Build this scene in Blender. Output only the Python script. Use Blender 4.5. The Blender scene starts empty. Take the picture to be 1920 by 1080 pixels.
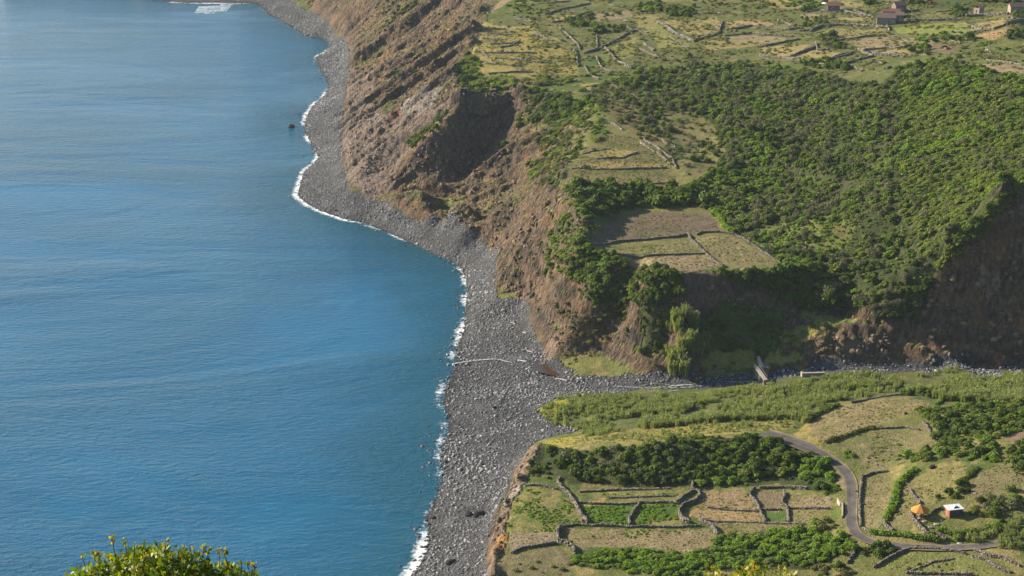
import bpy, bmesh, math, random
import numpy as np
from mathutils import Vector, Matrix
from mathutils.geometry import delaunay_2d_cdt
R = math.radians
SC = bpy.context.scene
COL = SC.collection
random.seed(7)
rng = np.random.default_rng(7)

# ---------------------------------------------------------------- camera, sky, sun, exposure
CAM_H, PITCH, F = 200.0, R(18.0), 3733.0          # F in photo pixels (1920 wide): a 70 mm lens
cd = bpy.data.cameras.new('camera'); cam = bpy.data.objects.new('camera', cd); COL.objects.link(cam)
cd.lens = 70.0; cd.sensor_width = 36.0; cd.clip_start = 0.5; cd.clip_end = 40000.0
cam.location = (0, 0, CAM_H); cam.rotation_euler = (R(90) - PITCH, 0, 0)
SC.camera = cam
SUN_EL, SUN_AZ = R(24), R(-66)                     # azimuth measured from +Y (away from us), negative = left
sdir = Vector((math.sin(SUN_AZ) * math.cos(SUN_EL), math.cos(SUN_AZ) * math.cos(SUN_EL), math.sin(SUN_EL)))
W = bpy.data.worlds.new('World'); SC.world = W; W.use_nodes = True
nt = W.node_tree; nt.nodes.clear()
sky = nt.nodes.new('ShaderNodeTexSky'); sky.sky_type = 'NISHITA'; sky.sun_disc = False
sky.sun_elevation = SUN_EL; sky.sun_rotation = SUN_AZ; sky.altitude = 100; sky.air_density = 1.0; sky.dust_density = 1.0; sky.ozone_density = 2.5
bg = nt.nodes.new('ShaderNodeBackground'); bg.inputs[1].default_value = 0.078
wo = nt.nodes.new('ShaderNodeOutputWorld')
nt.links.new(sky.outputs[0], bg.inputs[0]); nt.links.new(bg.outputs[0], wo.inputs[0])
sl = bpy.data.lights.new('sun', 'SUN'); sl.energy = 5.0; sl.angle = R(0.5); sl.color = (1.0, 0.87, 0.67)
so = bpy.data.objects.new('sun', sl); COL.objects.link(so); so.rotation_euler = sdir.to_track_quat('Z', 'Y').to_euler()
so.location = (0, 0, 400)
SC.view_settings.view_transform = 'Standard'; SC.view_settings.look = 'None'
SC.view_settings.exposure = 1.12; SC.view_settings.gamma = 1.0
SC.cycles.max_bounces = 5; SC.cycles.diffuse_bounces = 2; SC.cycles.glossy_bounces = 2
SC.cycles.transmission_bounces = 2; SC.cycles.transparent_max_bounces = 4
SC.cycles.caustics_reflective = False; SC.cycles.caustics_refractive = False

# ---------------------------------------------------------------- helpers
FR = dict(A=(480,0,.375), B=(1200,0,.375), C=(480,300,.375), D=(1200,300,.375), E=(600,675,.375), F=(1200,675,.375),
          J=(1500,0,.125), K=(1740,0,.09375), M=(1340,640,.125), N=(1420,790,.06296), O=(1520,880,1/6), P=(1280,1000,.14583),
          Q=(960,880,1/6), R=(1240,880,1/6), S=(100,990,.20833), T=(1080,380,.20833), U=(840,0,.20833), V=(1000,180,1/6),
          W=(280,0,.20833), X=(820,600,1/6), Y=(1640,920,.104167), Z=(1600,720,1/6), H=(1640,900,1/6), I=(0,0,1))
def tr(s):
    """'A 10,20 30,40 B 5,6' -> survey points as (px, py [, z])"""
    out = []; f = FR['I']
    for tok in s.split():
        if ',' not in tok: f = FR[tok]; continue
        v = [float(a) for a in tok.split(',')]
        out.append((f[0] + v[0] * f[2], f[1] + v[1] * f[2]) + tuple(v[2:]))
    return out
SP, CP = math.sin(PITCH), math.cos(PITCH)
def ray(px, py):
    a = (np.asarray(px, float) - 960) / F; b = (540 - np.asarray(py, float)) / F
    return a, CP + b * SP, -SP + b * CP
def at_z(px, py, z):
    dx, dy, dz = ray(px, py); t = (z - CAM_H) / dz
    return dx * t, dy * t
def proj(x, y, z):
    zz = np.asarray(z) - CAM_H
    d = np.asarray(y) * CP - zz * SP; u = np.asarray(y) * SP + zz * CP
    return 960 + F * np.asarray(x) / d, 540 - F * u / d
_tab = np.random.default_rng(3).random((48, 48, 48)).astype(np.float32)
def vnoise(x, y, z):
    x = np.asarray(x, np.float32); y = np.asarray(y, np.float32); z = np.asarray(z, np.float32)
    xi = np.floor(x).astype(np.int32); yi = np.floor(y).astype(np.int32); zi = np.floor(z).astype(np.int32)
    fx = x - xi; fy = y - yi; fz = z - zi
    fx = fx*fx*(3-2*fx); fy = fy*fy*(3-2*fy); fz = fz*fz*(3-2*fz)
    a, b = xi % 48, (xi + 1) % 48; c, d = yi % 48, (yi + 1) % 48; e, g = zi % 48, (zi + 1) % 48
    def L(k): return (_tab[a,c,k]*(1-fx)+_tab[b,c,k]*fx)*(1-fy) + (_tab[a,d,k]*(1-fx)+_tab[b,d,k]*fx)*fy
    return L(e)*(1-fz) + L(g)*fz
def fbm(x, y, z=0.0, o=4, s=1.0, ridge=False):
    t = 0; amp = 0.5; z = np.zeros_like(x) + z; tot = 0
    for i in range(o):
        n = vnoise(x*s + 17.3*i, y*s + 5.1*i, z*s + 9.7*i)
        t = t + amp * ((1 - np.abs(2*n - 1)) if ridge else n); tot += amp
        amp *= .5; s *= 2.03
    return t / tot
def in_poly(x, y, P):
    P = np.asarray(P); ins = np.zeros(x.shape, bool); j = len(P) - 1
    for i in range(len(P)):
        c = ((P[i,1] > y) != (P[j,1] > y)) & (x < (P[j,0]-P[i,0]) * (y-P[i,1]) / (P[j,1]-P[i,1] + 1e-12) + P[i,0])
        ins ^= c; j = i
    return ins
def dense(P, step):
    out = []
    for a, b in zip(P[:-1], P[1:]):
        a = np.array(a, float); b = np.array(b, float); n = max(1, int(np.hypot(*(b-a)[:2]) / step))
        for k in range(n): out.append(a + (b - a) * k / n)
    out.append(np.array(P[-1], float)); return np.array(out)
def gauss(a, s):
    r = int(3*s+1); k = np.exp(-np.arange(-r, r+1)**2 / (2*s*s)); k /= k.sum()
    for ax in (0, 1):
        p = np.pad(a, [(r, r) if i == ax else (0, 0) for i in (0, 1)], mode='edge'); o = 0
        for i in range(2*r+1): o = o + k[i] * (p[i:i+a.shape[0]] if ax == 0 else p[:, i:i+a.shape[1]])
        a = o
    return a
def tag(o, label=None, cat=None, group=None, kind=None):
    if label: o['label'] = label
    if cat: o['category'] = cat
    if group: o['group'] = group
    o['kind'] = kind or 'thing'
    return o
def mesh_obj(name, V, Fc, mat=None, parent=None, smooth=False):
    me = bpy.data.meshes.new(name); me.from_pydata([tuple(v) for v in V], [], [tuple(f) for f in Fc]); me.update()
    if smooth: me.polygons.foreach_set('use_smooth', [True]*len(me.polygons))
    o = bpy.data.objects.new(name, me); COL.objects.link(o)
    if mat: me.materials.append(mat)
    if parent: o.parent = parent
    return o
def quads_mesh(name, V, Q, mat=None, smooth=False):
    """fast mesh from numpy arrays: V (n,3), Q (m,k)"""
    V = np.asarray(V, np.float32); Q = np.asarray(Q, np.int32); k = Q.shape[1]
    me = bpy.data.meshes.new(name); me.vertices.add(len(V)); me.vertices.foreach_set('co', V.ravel())
    me.loops.add(Q.size); me.loops.foreach_set('vertex_index', Q.ravel())
    me.polygons.add(len(Q)); me.polygons.foreach_set('loop_start', np.arange(0, Q.size, k, dtype=np.int32))
    try: me.polygons.foreach_set('loop_total', np.full(len(Q), k, np.int32))
    except Exception: pass
    me.update(calc_edges=True)
    if smooth: me.polygons.foreach_set('use_smooth', np.ones(len(Q), bool))
    if mat: me.materials.append(mat)
    return me
def link(name, me, parent=None):
    o = bpy.data.objects.new(name, me); COL.objects.link(o)
    if parent: o.parent = parent
    return o
def empty(name, loc, rz=0):
    o = bpy.data.objects.new(name, None); COL.objects.link(o); o.location = loc; o.rotation_euler = (0, 0, rz)
    o.empty_display_size = .3; return o
class NT:
    """small node-tree writer"""
    def __init__(s, name):
        s.m = bpy.data.materials.new(name); s.m.use_nodes = True; s.t = s.m.node_tree; s.t.nodes.clear()
        s.out = s.n('ShaderNodeOutputMaterial')
    def n(s, typ, **kw):
        nd = s.t.nodes.new(typ)
        for k, v in kw.items():
            if k.startswith('i_'):
                key = k[2:]; key = int(key) if key.isdigit() else key
                sock = nd.inputs[key]
                if isinstance(v, bpy.types.NodeSocket): s.t.links.new(v, sock)
                else: sock.default_value = v
            else: setattr(nd, k, v)
        return nd
    def l(s, a, b): s.t.links.new(a, b)
    def noise(s, vec, scale, detail=4, rough=.55, dist=0):
        nd = s.n('ShaderNodeTexNoise', i_Scale=scale, i_Detail=detail, i_Roughness=rough, i_Distortion=dist)
        if vec is not None: s.l(vec, nd.inputs['Vector'])
        return nd.outputs['Fac']
    def ramp(s, fac, stops):
        nd = s.n('ShaderNodeValToRGB'); s.l(fac, nd.inputs[0]); e = nd.color_ramp.elements
        while len(e) < len(stops): e.new(.5)
        for el, (p, c) in zip(e, stops): el.position = p; el.color = (c if hasattr(c, '__len__') else (c, c, c)) + ((1,) if not hasattr(c, '__len__') or len(c) == 3 else ())
        return nd.outputs[0]
    def math(s, op, a, b=None, c=None, clamp=False):
        nd = s.n('ShaderNodeMath', operation=op, use_clamp=clamp)
        for i, v in enumerate((a, b, c)):
            if v is None: continue
            if isinstance(v, bpy.types.NodeSocket): s.l(v, nd.inputs[i])
            else: nd.inputs[i].default_value = v
        return nd.outputs[0]
    def mix(s, fac, a, b, mode='MIX'):
        nd = s.n('ShaderNodeMix', data_type='RGBA', blend_type=mode)
        for sock, v in ((nd.inputs[0], fac), (nd.inputs[6], a), (nd.inputs[7], b)):
            if isinstance(v, bpy.types.NodeSocket): s.l(v, sock)
            else: sock.default_value = v if not hasattr(v, '__len__') or len(v) == 4 else tuple(v) + (1,)
        return nd.outputs[2]
    def bump(s, h, strength=.5, dist=.3, normal=None):
        nd = s.n('ShaderNodeBump', i_Strength=strength, i_Distance=dist); s.l(h, nd.inputs['Height'])
        if normal is not None: s.l(normal, nd.inputs['Normal'])
        return nd.outputs[0]
    def pr(s, col, rough=.9, normal=None, spec=.3, **kw):
        nd = s.n('ShaderNodeBsdfPrincipled')
        for sock, v in ((nd.inputs['Base Color'], col), (nd.inputs['Roughness'], rough)):
            if isinstance(v, bpy.types.NodeSocket): s.l(v, sock)
            else: sock.default_value = v if not hasattr(v, '__len__') else (tuple(v) + (1,))[:4]
        nd.inputs['Specular IOR Level'].default_value = spec
        if normal is not None: s.l(normal, nd.inputs['Normal'])
        for k, v in kw.items(): nd.inputs[k].default_value = v
        s.l(nd.outputs[0], s.out.inputs[0]); return nd
def plain(name, col, rough=.8, var=.25, scale=6.0, bump=.0, spec=.3, metal=0.0):
    t = NT(name); co = t.n('ShaderNodeTexCoord').outputs['Object']
    f = t.noise(co, scale, 5); f2 = t.noise(co, scale*.23, 3)
    c = t.mix(1.0, col, t.ramp(t.math('MULTIPLY_ADD', f, .6, t.math('MULTIPLY', f2, .4)), [(.25, 1-var), (.75, 1+var)]), 'MULTIPLY')
    t.pr(c, rough, t.bump(f, bump, .05) if bump else None, spec, Metallic=metal); return t.m
# ---------------------------------------------------------------- terrain: surveyed break lines, then detail
COAST = tr('I 321,4 W 400,28 800,27 1000,35 A 35,25 60,70 130,105 210,150 265,185 330,190 385,205 390,225 345,265 300,285 310,330 350,385 370,430 '
           '345,480 285,530 260,570 245,610 250,660 270,700 290,750 320,780 300,810 265,840 240,860 215,940 C 210,140 205,180 260,225 350,265 '
           '450,300 520,310 620,345 740,395 850,450 960,500 1030,545 1055,600 1060,660 1050,750 1040,830 1010,900 985,960 970,1040 '
           'E 650,20 625,100 600,150 590,210 620,280 625,340 600,420 590,500 600,560 590,620 560,700 520,770 520,830 530,900 500,1000 440,1080 I 735,1130')
LINES = [
 # foot of the cliffs
 'A 180,-10,5 330,90,6 380,140,6 450,190,6 470,260,6 470,330,6 455,400,6 440,500,6 430,600,6 430,700,6 435,830,6 480,960,6 C 560,180,6 660,205,6 700,250,6 780,280,6 860,290,6 950,290,6 1040,320,6 1100,350,6 1150,410,6 1215,425,7 1200,500,6.5 1195,620,6 1220,695,5.5 1340,680,6 1360,720,5 1370,800,5 1400,880,4.5 1440,960,4 1520,1010,4 1600,1060,4.5',
 # cliff top
 'A 1170,0,45 1150,60,44 1110,150,42.5 1090,230,41 1050,300,40 1010,350,39 1030,440,38 1150,420,38 1280,415,38.5 1330,470,38 1480,420,39 1640,410,39.5 1740,430,40',
 # spur left of the hollow, floor of the hollow
 'A 1030,440,38 985,560,34 890,650,28 780,740,20 720,820,14 690,950,8',
 'A 1280,545,31 1250,600,28 1180,740,19 1060,870,12 960,1000,7',
 'A 1330,530,33 1310,620,29 1310,800,21 1300,930,16','C 690,172,10.5 800,162,13 860,195,13 960,198,14 1050,200,15 1130,275,14 1185,330,12',
 # ridge that bounds the stepped terrace, brow raised to shade the upper field
 'V 800,60,40 700,220,39 650,330,38 560,560,36 400,750,34.5 330,850,33.5 340,1000,36 T 30,60,38.5 60,250,36.5 100,400,31.3 200,470,30 430,565,30 650,600,30 940,632,30 1300,600,30 1640,618,30 1840,575,30.5 D 800,560,29',
 # terraces
 'V 560,650,36 850,600,36.3 1180,630,36.5','V 430,815,34.8 850,810,34.8 1540,800,35.2','V 350,1000,33 1000,1000,33.2 1600,980,33.5',
 'V 900,480,37.5 1100,440,37.8','T 260,120,31.2 560,80,31.3 1200,80,32','T 200,300,30.8 1000,280,31 1400,280,31.6','T 300,480,30.2 1150,455,30.5',
 # nose (lowered for sun) and foot of the terrace front, with added sunlit rib
 'I 1166,492,30 1178,560,19.5 1172,610,12 1147,660,7 1140,692,5',
 'D 0,720,22 60,850,16 0,980,8.5','D 220,640,25.5 225,760,22 225,860,18.5 240,960,13.5 220,1060,8','D 330,700,22.5 345,860,14 350,960,10','D 120,760,21 130,870,14.5 110,980,8.5','D 400,640,26 500,740,20.5 520,850,15.5 540,950,10.5','D 640,700,22 740,800,17.5',
 'D 850,660,24 960,740,21.5 1010,770,20 930,800,19 740,850,16','D 1180,790,21 1240,870,17.5 1290,960,13','D 850,880,15.5 1050,890,16','D 820,980,10.5 1000,985,11.5 1290,1000,12','D 300,1040,6.5 580,1000,8',
 # right hand ravine: rim and foot
 'D 1960,60,58 1900,100,57 1840,150,55.5 1700,290,49.5 1600,380,44.5 1520,450,40.5 1495,540,35.5 1480,620,31 1420,740,24 1390,800,21',
 'D 1410,1000,12.5 1600,1000,13 1920,985,14 2100,980,15','D 1600,700,27 1900,640,31 2050,600,35','D 1395,860,18.5 1400,930,15.5',
 # wooded hillside
 'B 0,500,40 500,500,41 1000,500,45 1500,500,52 1920,490,57','B 500,700,38.5 1000,700,42 1500,700,50 1920,700,57','B 500,1000,33.5 1000,1000,37 1400,1000,44.5 1700,1000,51',
 'B 200,830,36 280,930,34 D 420,330,31.5 600,450,30.5 720,540,29.5','D 700,400,31.2 1000,350,34.5 1300,250,42','D 1000,560,29.5 1250,450,35 1400,560,34 1200,650,28.5',
 'B 0,560,39 200,640,38 370,700,37',
 # upper farmland
 'B 0,370,41 500,320,43 1000,400,47 1320,310,51 1600,320,55 1920,390,58','U 1150,700,40 1130,440,42.5 950,220,44','B 0,200,44 600,200,47 1200,210,51 1920,200,57',
 'I 920,0,46 1200,0,49 1500,0,52 1920,0,58',
 # stream bed
 'X 900,480,1.5 1100,540,2 1300,600,2.3 1420,650,2.6 E 1400,130,3.5 F 0,140,4.2 400,130,5.2 620,95,6.2 900,45,8.3 1300,50,9.6 1600,45,10.3 1920,45,11 2050,45,11.5','F 880,10,9.5 1300,20,10.6','E 1480,60,5 F 0,95,5.5 560,50,7',
 # reed bank below the stream
 'E 1090,240,3.2 1130,300,3.5 1200,330,4 1300,352,4.5','E 1130,225,4.2 1230,190,4.6 1500,165,5.2 1900,155,5.8 F 560,130,7.5 700,100,8.6 1000,75,9.8 1300,90,11','E 1200,250,6 1400,230,7 1900,215,8.5','E 1250,320,6.2 1500,300,8.3 1900,270,10.5 F 400,230,11.5 900,180,12.5 1300,150,13.2 1920,150,14.5',
 'E 1310,370,6.5 1500,350,9.5 1900,320,12.5 F 400,310,14.2 740,300,15.5',
 # bluff above the cobble beach: lip and foot
 'E 1120,400,6 1085,420,8.5 1055,500,9.5 1025,600,10.2 955,690,10.8 940,800,11 945,890,11 890,975,11 875,1080,11 I 925,1130,11',
 'E 1100,395,4.3 1060,425,4.3 1005,500,4.4 955,600,4.5 915,690,4.5 870,790,4.5 840,880,4.5 835,970,4.5 835,1080,4.5 I 900,1130,4.5',
 # bank behind the lower fields
 'E 1120,425,10 1250,432,13 1400,405,15.5 F 0,440,17 250,385,17 560,365,17 720,400,17','E 1060,590,10.5 1200,590,11 1640,640,11.5 F 120,640,12 420,620,12.5 700,610,13 860,650,14 950,690,14.5',
 # lower fields and road
 'E 1300,800,11.2 1900,820,12 F 600,800,13 830,830,14','E 1300,1080,11 F 0,1080,11.5 500,1080,12 1100,1080,14 1900,1080,18','I 1100,1150,10 1500,1150,12 1950,1150,17',
 'F 600,370,17 800,410,17 900,465,16.6 1000,520,16.2 1050,600,15.8 1050,750,15.3 1060,850,15.3 1150,910,15.6 1300,935,16.3 1700,938,18.2 1950,905,19.5',
 'F 1120,560,16 1250,580,16.8 1230,830,16.6','F 1060,215,18.2 1350,175,18.5 1620,190,18.2 1950,200,18.5','F 900,410,17.6 1150,350,18.2 1330,340,19','F 1300,470,18 1290,640,17.5 1350,720,18.6',
 'F 1400,280,20 1650,230,21 1920,230,21.5','F 1480,480,20.5 1780,460,22.5 1950,430,24','F 1480,780,19 1640,770,19.6','F 1500,690,19.6 1680,640,21.5 1920,600,23','F 1350,790,18.4 1420,870,18.3 1540,900,18','F 1800,720,21 1920,780,21',
]
HPTS = [(-4,0,198.3),(60,0,199),(-40,0,192),(-4,10,194),(-4,20,188.6),(20,20,189),(0,60,167),(50,60,167),(0,200,97.5),(60,200,98),(120,200,99),(0,300,44),(120,300,46),(-15,345,9),(20,345,10.5),(60,345,11),(110,345,14),
        (-60,60,130),(-90,60,60),(-45,200,40),(-60,200,0),(-40,300,0),(-120,60,0),(-24,345,3),(-33,350,0),(-40,0,190),(-150,0,60),(-220,0,0),(0,-60,205),(260,-60,230),(-220,-60,0),(260,100,170),(260,200,110),(260,300,60),
        (175,345,18),(260,345,30),(-20,1000,52),(-45,1100,58),(-70,1250,50),(60,1000,56),(200,1000,66),(260,900,64),(260,700,62),(260,600,60),(260,520,40),(260,505,18),(260,470,20),(260,400,30),
        (260,1300,90),(0,1300,60),(-150,1300,7),(-230,1300,3),(-230,1180,3),(-170,1215,5),(-300,1300,3),(-300,1190,2),(190,640,58),(190,750,59)]
pts = []
for s in LINES:
    P = tr(s); W3 = []
    for (px, py, z) in P:
        x, y = at_z(px, py, z); W3.append((float(x), float(y), z))
    pts.append(dense(W3, 2.5))
CO = np.array([at_z(px, py, 0.0) for px, py in COAST]); COd = dense([tuple(c) for c in CO], 2.0)
pts.append(np.c_[COd, np.zeros(len(COd))])
for dpx, z in ((-14, -1.2), (-60, -6), (-160, -14)):
    q = np.array([at_z(px + dpx, py + (14 if py < 10 else 0), 0.0) for px, py in COAST]); q = dense([tuple(c) for c in q], 6.0)
    d = np.sqrt(((q[:, None, :] - COd[None]) ** 2).sum(2)).min(1)
    q = q[d > {-14: 1.2, -60: 5, -160: 14}[dpx]]
    pts.append(np.c_[q, np.full(len(q), z)])
pts.append(np.array([(float(x), float(y), -18.0) for x in (-300, -250, -200, -160) for y in (345, 450, 600, 750, 850, 950)]))
pts.append(np.array(HPTS, float))
pts = np.concatenate(pts)
GX0, GY0, GS = -300.0, -60.0, 1.5
gw, gh = int(570 / GS), int(1370 / GS)
vo, _, fo, ov, _, _ = delaunay_2d_cdt([Vector((p[0], p[1])) for p in pts], [], [], 0, 1e-4)
vz = np.array([np.mean([pts[i, 2] for i in o]) if o else 0 for o in ov]); vx = np.array([(v.x, v.y) for v in vo])
H0 = np.full((gh, gw), 0.0)
for f in fo:
    a, b, c = vx[f[0]], vx[f[1]], vx[f[2]]
    i0 = max(0, int((min(a[0], b[0], c[0]) - GX0) / GS)); i1 = min(gw - 1, int((max(a[0], b[0], c[0]) - GX0) / GS) + 1)
    j0 = max(0, int((min(a[1], b[1], c[1]) - GY0) / GS)); j1 = min(gh - 1, int((max(a[1], b[1], c[1]) - GY0) / GS) + 1)
    if i1 < i0 or j1 < j0: continue
    X, Y = np.meshgrid(GX0 + GS * np.arange(i0, i1 + 1), GY0 + GS * np.arange(j0, j1 + 1))
    den = (b[1]-c[1])*(a[0]-c[0]) + (c[0]-b[0])*(a[1]-c[1])
    if abs(den) < 1e-9: continue
    l0 = ((b[1]-c[1])*(X-c[0]) + (c[0]-b[0])*(Y-c[1])) / den; l1 = ((c[1]-a[1])*(X-c[0]) + (a[0]-c[0])*(Y-c[1])) / den; l2 = 1 - l0 - l1
    m = (l0 >= -1e-6) & (l1 >= -1e-6) & (l2 >= -1e-6)
    H0[j0:j1+1, i0:i1+1][m] = (l0*vz[f[0]] + l1*vz[f[1]] + l2*vz[f[2]])[m]
H0 = gauss(H0, 1.15)
def bil(Gr, x, y):
    u = np.clip((np.asarray(x) - GX0) / GS, 0, gw - 1.001); v = np.clip((np.asarray(y) - GY0) / GS, 0, gh - 1.001)
    i = u.astype(int); j = v.astype(int); a = u - i; b = v - j
    return (Gr[j, i]*(1-a) + Gr[j, i+1]*a)*(1-b) + (Gr[j+1, i]*(1-a) + Gr[j+1, i+1]*a)*b
gy_, gx_ = np.gradient(H0, GS); S0 = gauss(np.hypot(gx_, gy_), 1.5)
cgx, cgy = np.meshgrid(GX0 + GS*np.arange(gw), GY0 + GS*np.arange(gh))
xs = np.concatenate([np.arange(-300, -150, 5.0), np.arange(-150, 235, .62), np.arange(235, 268, 3.0), [290, 340, 420, 560, 800]])
ys = np.concatenate([np.arange(-55, 362, 6.0), np.arange(362, 600, .52), np.arange(600, 900, .68), np.arange(900, 1180, 1.0), np.arange(1180, 1308, 6.0), [1360, 1450, 1600, 1850]])
TX, TY = np.meshgrid(xs, ys)
TZ = bil(H0, TX, TY); SL = bil(S0, TX, TY)
sea_side = np.clip((22 - TX) / 22, 0, 1) * np.clip((TY - 600) / 60, 0, 1)
steep = np.maximum(np.clip((SL - .42) / .5, 0, 1), sea_side * np.clip((SL - .2) / .3, 0, 1)) * np.clip((TZ - 4) / 4, 0, 1)
near = np.clip((TY - 355) / 10, 0, 1)
warp = 9 * (fbm(TX, TY, 2.0, 3, .03) - .5)
# crags: ridged relief stretched down the fall line, ledges, and rubble
rid = fbm(TX + warp, TY * .9 - TX * .25, TZ * .25, 5, .075, True)
rid2 = fbm(TX, TY, TZ * .5, 4, .28, True)
fine = fbm(TX, TY, TZ, 3, .9)
led = np.sin(TZ * 1.35 + 5 * fbm(TX, TY, 0, 3, .05))
seaward = np.clip((25 - TX) / 20, 0, 1) + .45
sc1 = TY - .3 * TX + 16 * (fbm(TX, TY, 21.0, 3, .03) - .5) + 7 * (fbm(TX, TY, 22.0, 3, .11) - .5)
gul = fbm(TX * .14, sc1, 3.0, 5, .036, True)
rib = fbm(TX * .3 + 6 * (fbm(TX, TY, 23.0, 2, .07) - .5), sc1, 1.0, 4, .15, True)
rough = fbm(TX + 2 * rib, TY + 3 * gul, TZ * .6, 4, .33)
big = .45 * fbm(TX + warp, TY * .8 - TX * .4, 1.0, 3, .028, True) + .55 * gul
crag = np.clip((14 - TZ) / 6, 0, 1) * np.clip((740 - TY) / 30, 0, 1)
TZ = TZ + near * steep * ((1 - sea_side) * (seaward * 9 * (big - .6) + seaward * 6.5 * (rid - .56) + 2.6 * (rid2 - .55) + .4 * led)
     + sea_side * (17 * (gul - .6) + 4.2 * (rib - .57) * np.clip(fbm(TX, TY, 8.0, 2, .02) * 3 - .9, .25, 1) + 3.2 * (rough - .5) + 3.5 * crag * (rid - .56)) + .8 * (fine - .5))
soft = near * np.clip((TZ - .3) / 3, .0, 1)
wm = np.clip((TX - 60 - np.clip(610 - TY, 0, 80) * .35) / 15, 0, 1) * np.clip((TY - 552) / 14, 0, 1) * np.clip((705 - TY) / 30, 0, 1)
TZ = TZ + wm * 10.0 * (fbm(TX + .5 * (TY - 600), TY * .45, 31.0, 3, .036, True) - .55)
TZ = TZ + soft * (1 - steep) * (.9 * (fbm(TX, TY, 0, 3, .05) - .5) + .5 * (fbm(TX, TY, 4.0, 3, .35) - .5))
for (px, py, zz, hh_, rr_) in ((1856, 540, 28, 4.5, 4.0), (1866, 562, 23, 4, 3), (1916, 550, 26, 4, 4), (1890, 600, 19, 3.5, 4), (1765, 590, 21, 2.5, 3)):
    bx, by = at_z(px, py, zz); bd = np.hypot((TX - bx), (TY - by) * .8) + 2.2 * (fbm(TX, TY, 2.0, 3, .4) - .5); TZ = TZ + hh_ * np.clip(1.25 - bd / rr_, 0, 1)
def zat(x, y):
    x = np.asarray(x, float); y = np.asarray(y, float)
    i = np.clip(np.searchsorted(xs, x) - 1, 0, len(xs) - 2); j = np.clip(np.searchsorted(ys, y) - 1, 0, len(ys) - 2)
    a = np.clip((x - xs[i]) / (xs[i+1] - xs[i]), 0, 1); b = np.clip((y - ys[j]) / (ys[j+1] - ys[j]), 0, 1)
    return (TZ[j, i]*(1-a) + TZ[j, i+1]*a)*(1-b) + (TZ[j+1, i]*(1-a) + TZ[j+1, i+1]*a)*b
MY = np.arange(366.0, 1250.0, .6)
def hit(P):
    """where sight lines of surveyed points meet the ground -> array (n,3)"""
    P = np.array([p[:2] for p in P], float); out = np.zeros((len(P), 3))
    for k, (px, py) in enumerate(P):
        dx, dy, dz = ray(px, py); t = MY / dy; X = dx * t; Z = CAM_H + dz * t
        g = np.maximum(zat(X, MY), 0.0); b = np.nonzero(g >= Z)[0]; i = b[0] if len(b) else len(MY) - 1
        if i > 0:
            e0 = Z[i-1] - g[i-1]; e1 = g[i] - Z[i]; w = e0 / (e0 + e1 + 1e-9) if len(b) else 1
            yy = MY[i-1] + (MY[i] - MY[i-1]) * w
        else: yy = MY[0]
        xx = float(dx * yy / dy); out[k] = (xx, yy, float(zat(xx, yy)))
    return out
# ---------------------------------------------------------------- ground cover colours (albedo of grass, soil, rock, cobbles)
sub = (TY > 360) & (TY < 1250)
SL2 = np.hypot(np.gradient(TZ, axis=1) / np.gradient(xs)[None, :], np.gradient(TZ, axis=0) / np.gradient(ys)[:, None])
n1 = fbm(TX, TY, 0, 4, .06); n2 = fbm(TX, TY, 7.0, 4, .25); n3 = fbm(TX, TY, 3.0, 3, .7)
def C3(r, g, b): return np.array([r, g, b], np.float32)
def lerp(a, b, t): return a + (b - a) * np.clip(t, 0, 1)[..., None]
GREEN, OLIVE, DRY, TAN, GOLD = C3(.085, .125, .026), C3(.165, .17, .055), C3(.30, .245, .10), C3(.27, .215, .125), C3(.31, .26, .075)
UNDER, SOIL, LIME, ORANGE = C3(.045, .062, .02), C3(.17, .125, .085), C3(.20, .235, .055), C3(.34, .235, .11)  # UNDER darkens the ground below shrubs, standing in for their shade
CG = np.zeros(TX.shape + (3,), np.float32) + OLIVE
CG = lerp(CG, GREEN, (n1 - .45) * 5); CG = lerp(CG, DRY, (n2 - .56) * 6)
ROCKY = np.zeros(TX.shape, np.float32)
lay = fbm(TX * .25, (TY - TX * .3) * (.25 + .75 * sea_side), TZ * 2.0 * (1 - .8 * sea_side), 4, .35); rk = fbm(TX, TY, TZ, 4, .18)
rock = lerp(np.zeros_like(CG) + C3(.155, .108, .072), C3(.078, .064, .055), (lay - .42) * 4)
rock = lerp(rock, C3(.20, .125, .072), (rk - .55) * 5)
rock = lerp(rock, C3(.235, .185, .08), ((n2 - .48) * 5) * np.clip(1.15 - SL2, 0, 1))
rock = lerp(rock, C3(.115, .125, .042), ((n1 - .53) * 8) * np.clip(1.4 - SL2, 0, 1) * .85)
wr = np.clip((SL2 - .5 + .32 * sea_side) / .35 + (n2 - .5) * 1.2, 0, 1) * np.clip((TZ - 3) / 3, 0, 1)
CG = lerp(CG, rock, wr); ROCKY = np.maximum(ROCKY, wr)
PJX = TX + 2.2 * (n2 - .5) + 1.2 * (n3 - .5); PJY = TY + 4.0 * (fbm(TX, TY, 9.0, 4, .25) - .5) + 2 * (n3 - .5)
def xy(s): return hit(tr(s))[:, :2]
def region(P, warp=True):
    P = np.asarray(P); x0, y0 = P.min(0) - 4; x1, y1 = P.max(0) + 4
    i0, i1 = np.searchsorted(xs, [x0, x1]); j0, j1 = np.searchsorted(ys, [y0, y1])
    sl = (slice(j0, j1), slice(i0, i1)); return sl, in_poly((PJX if warp else TX)[sl], (PJY if warp else TY)[sl], P)
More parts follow.
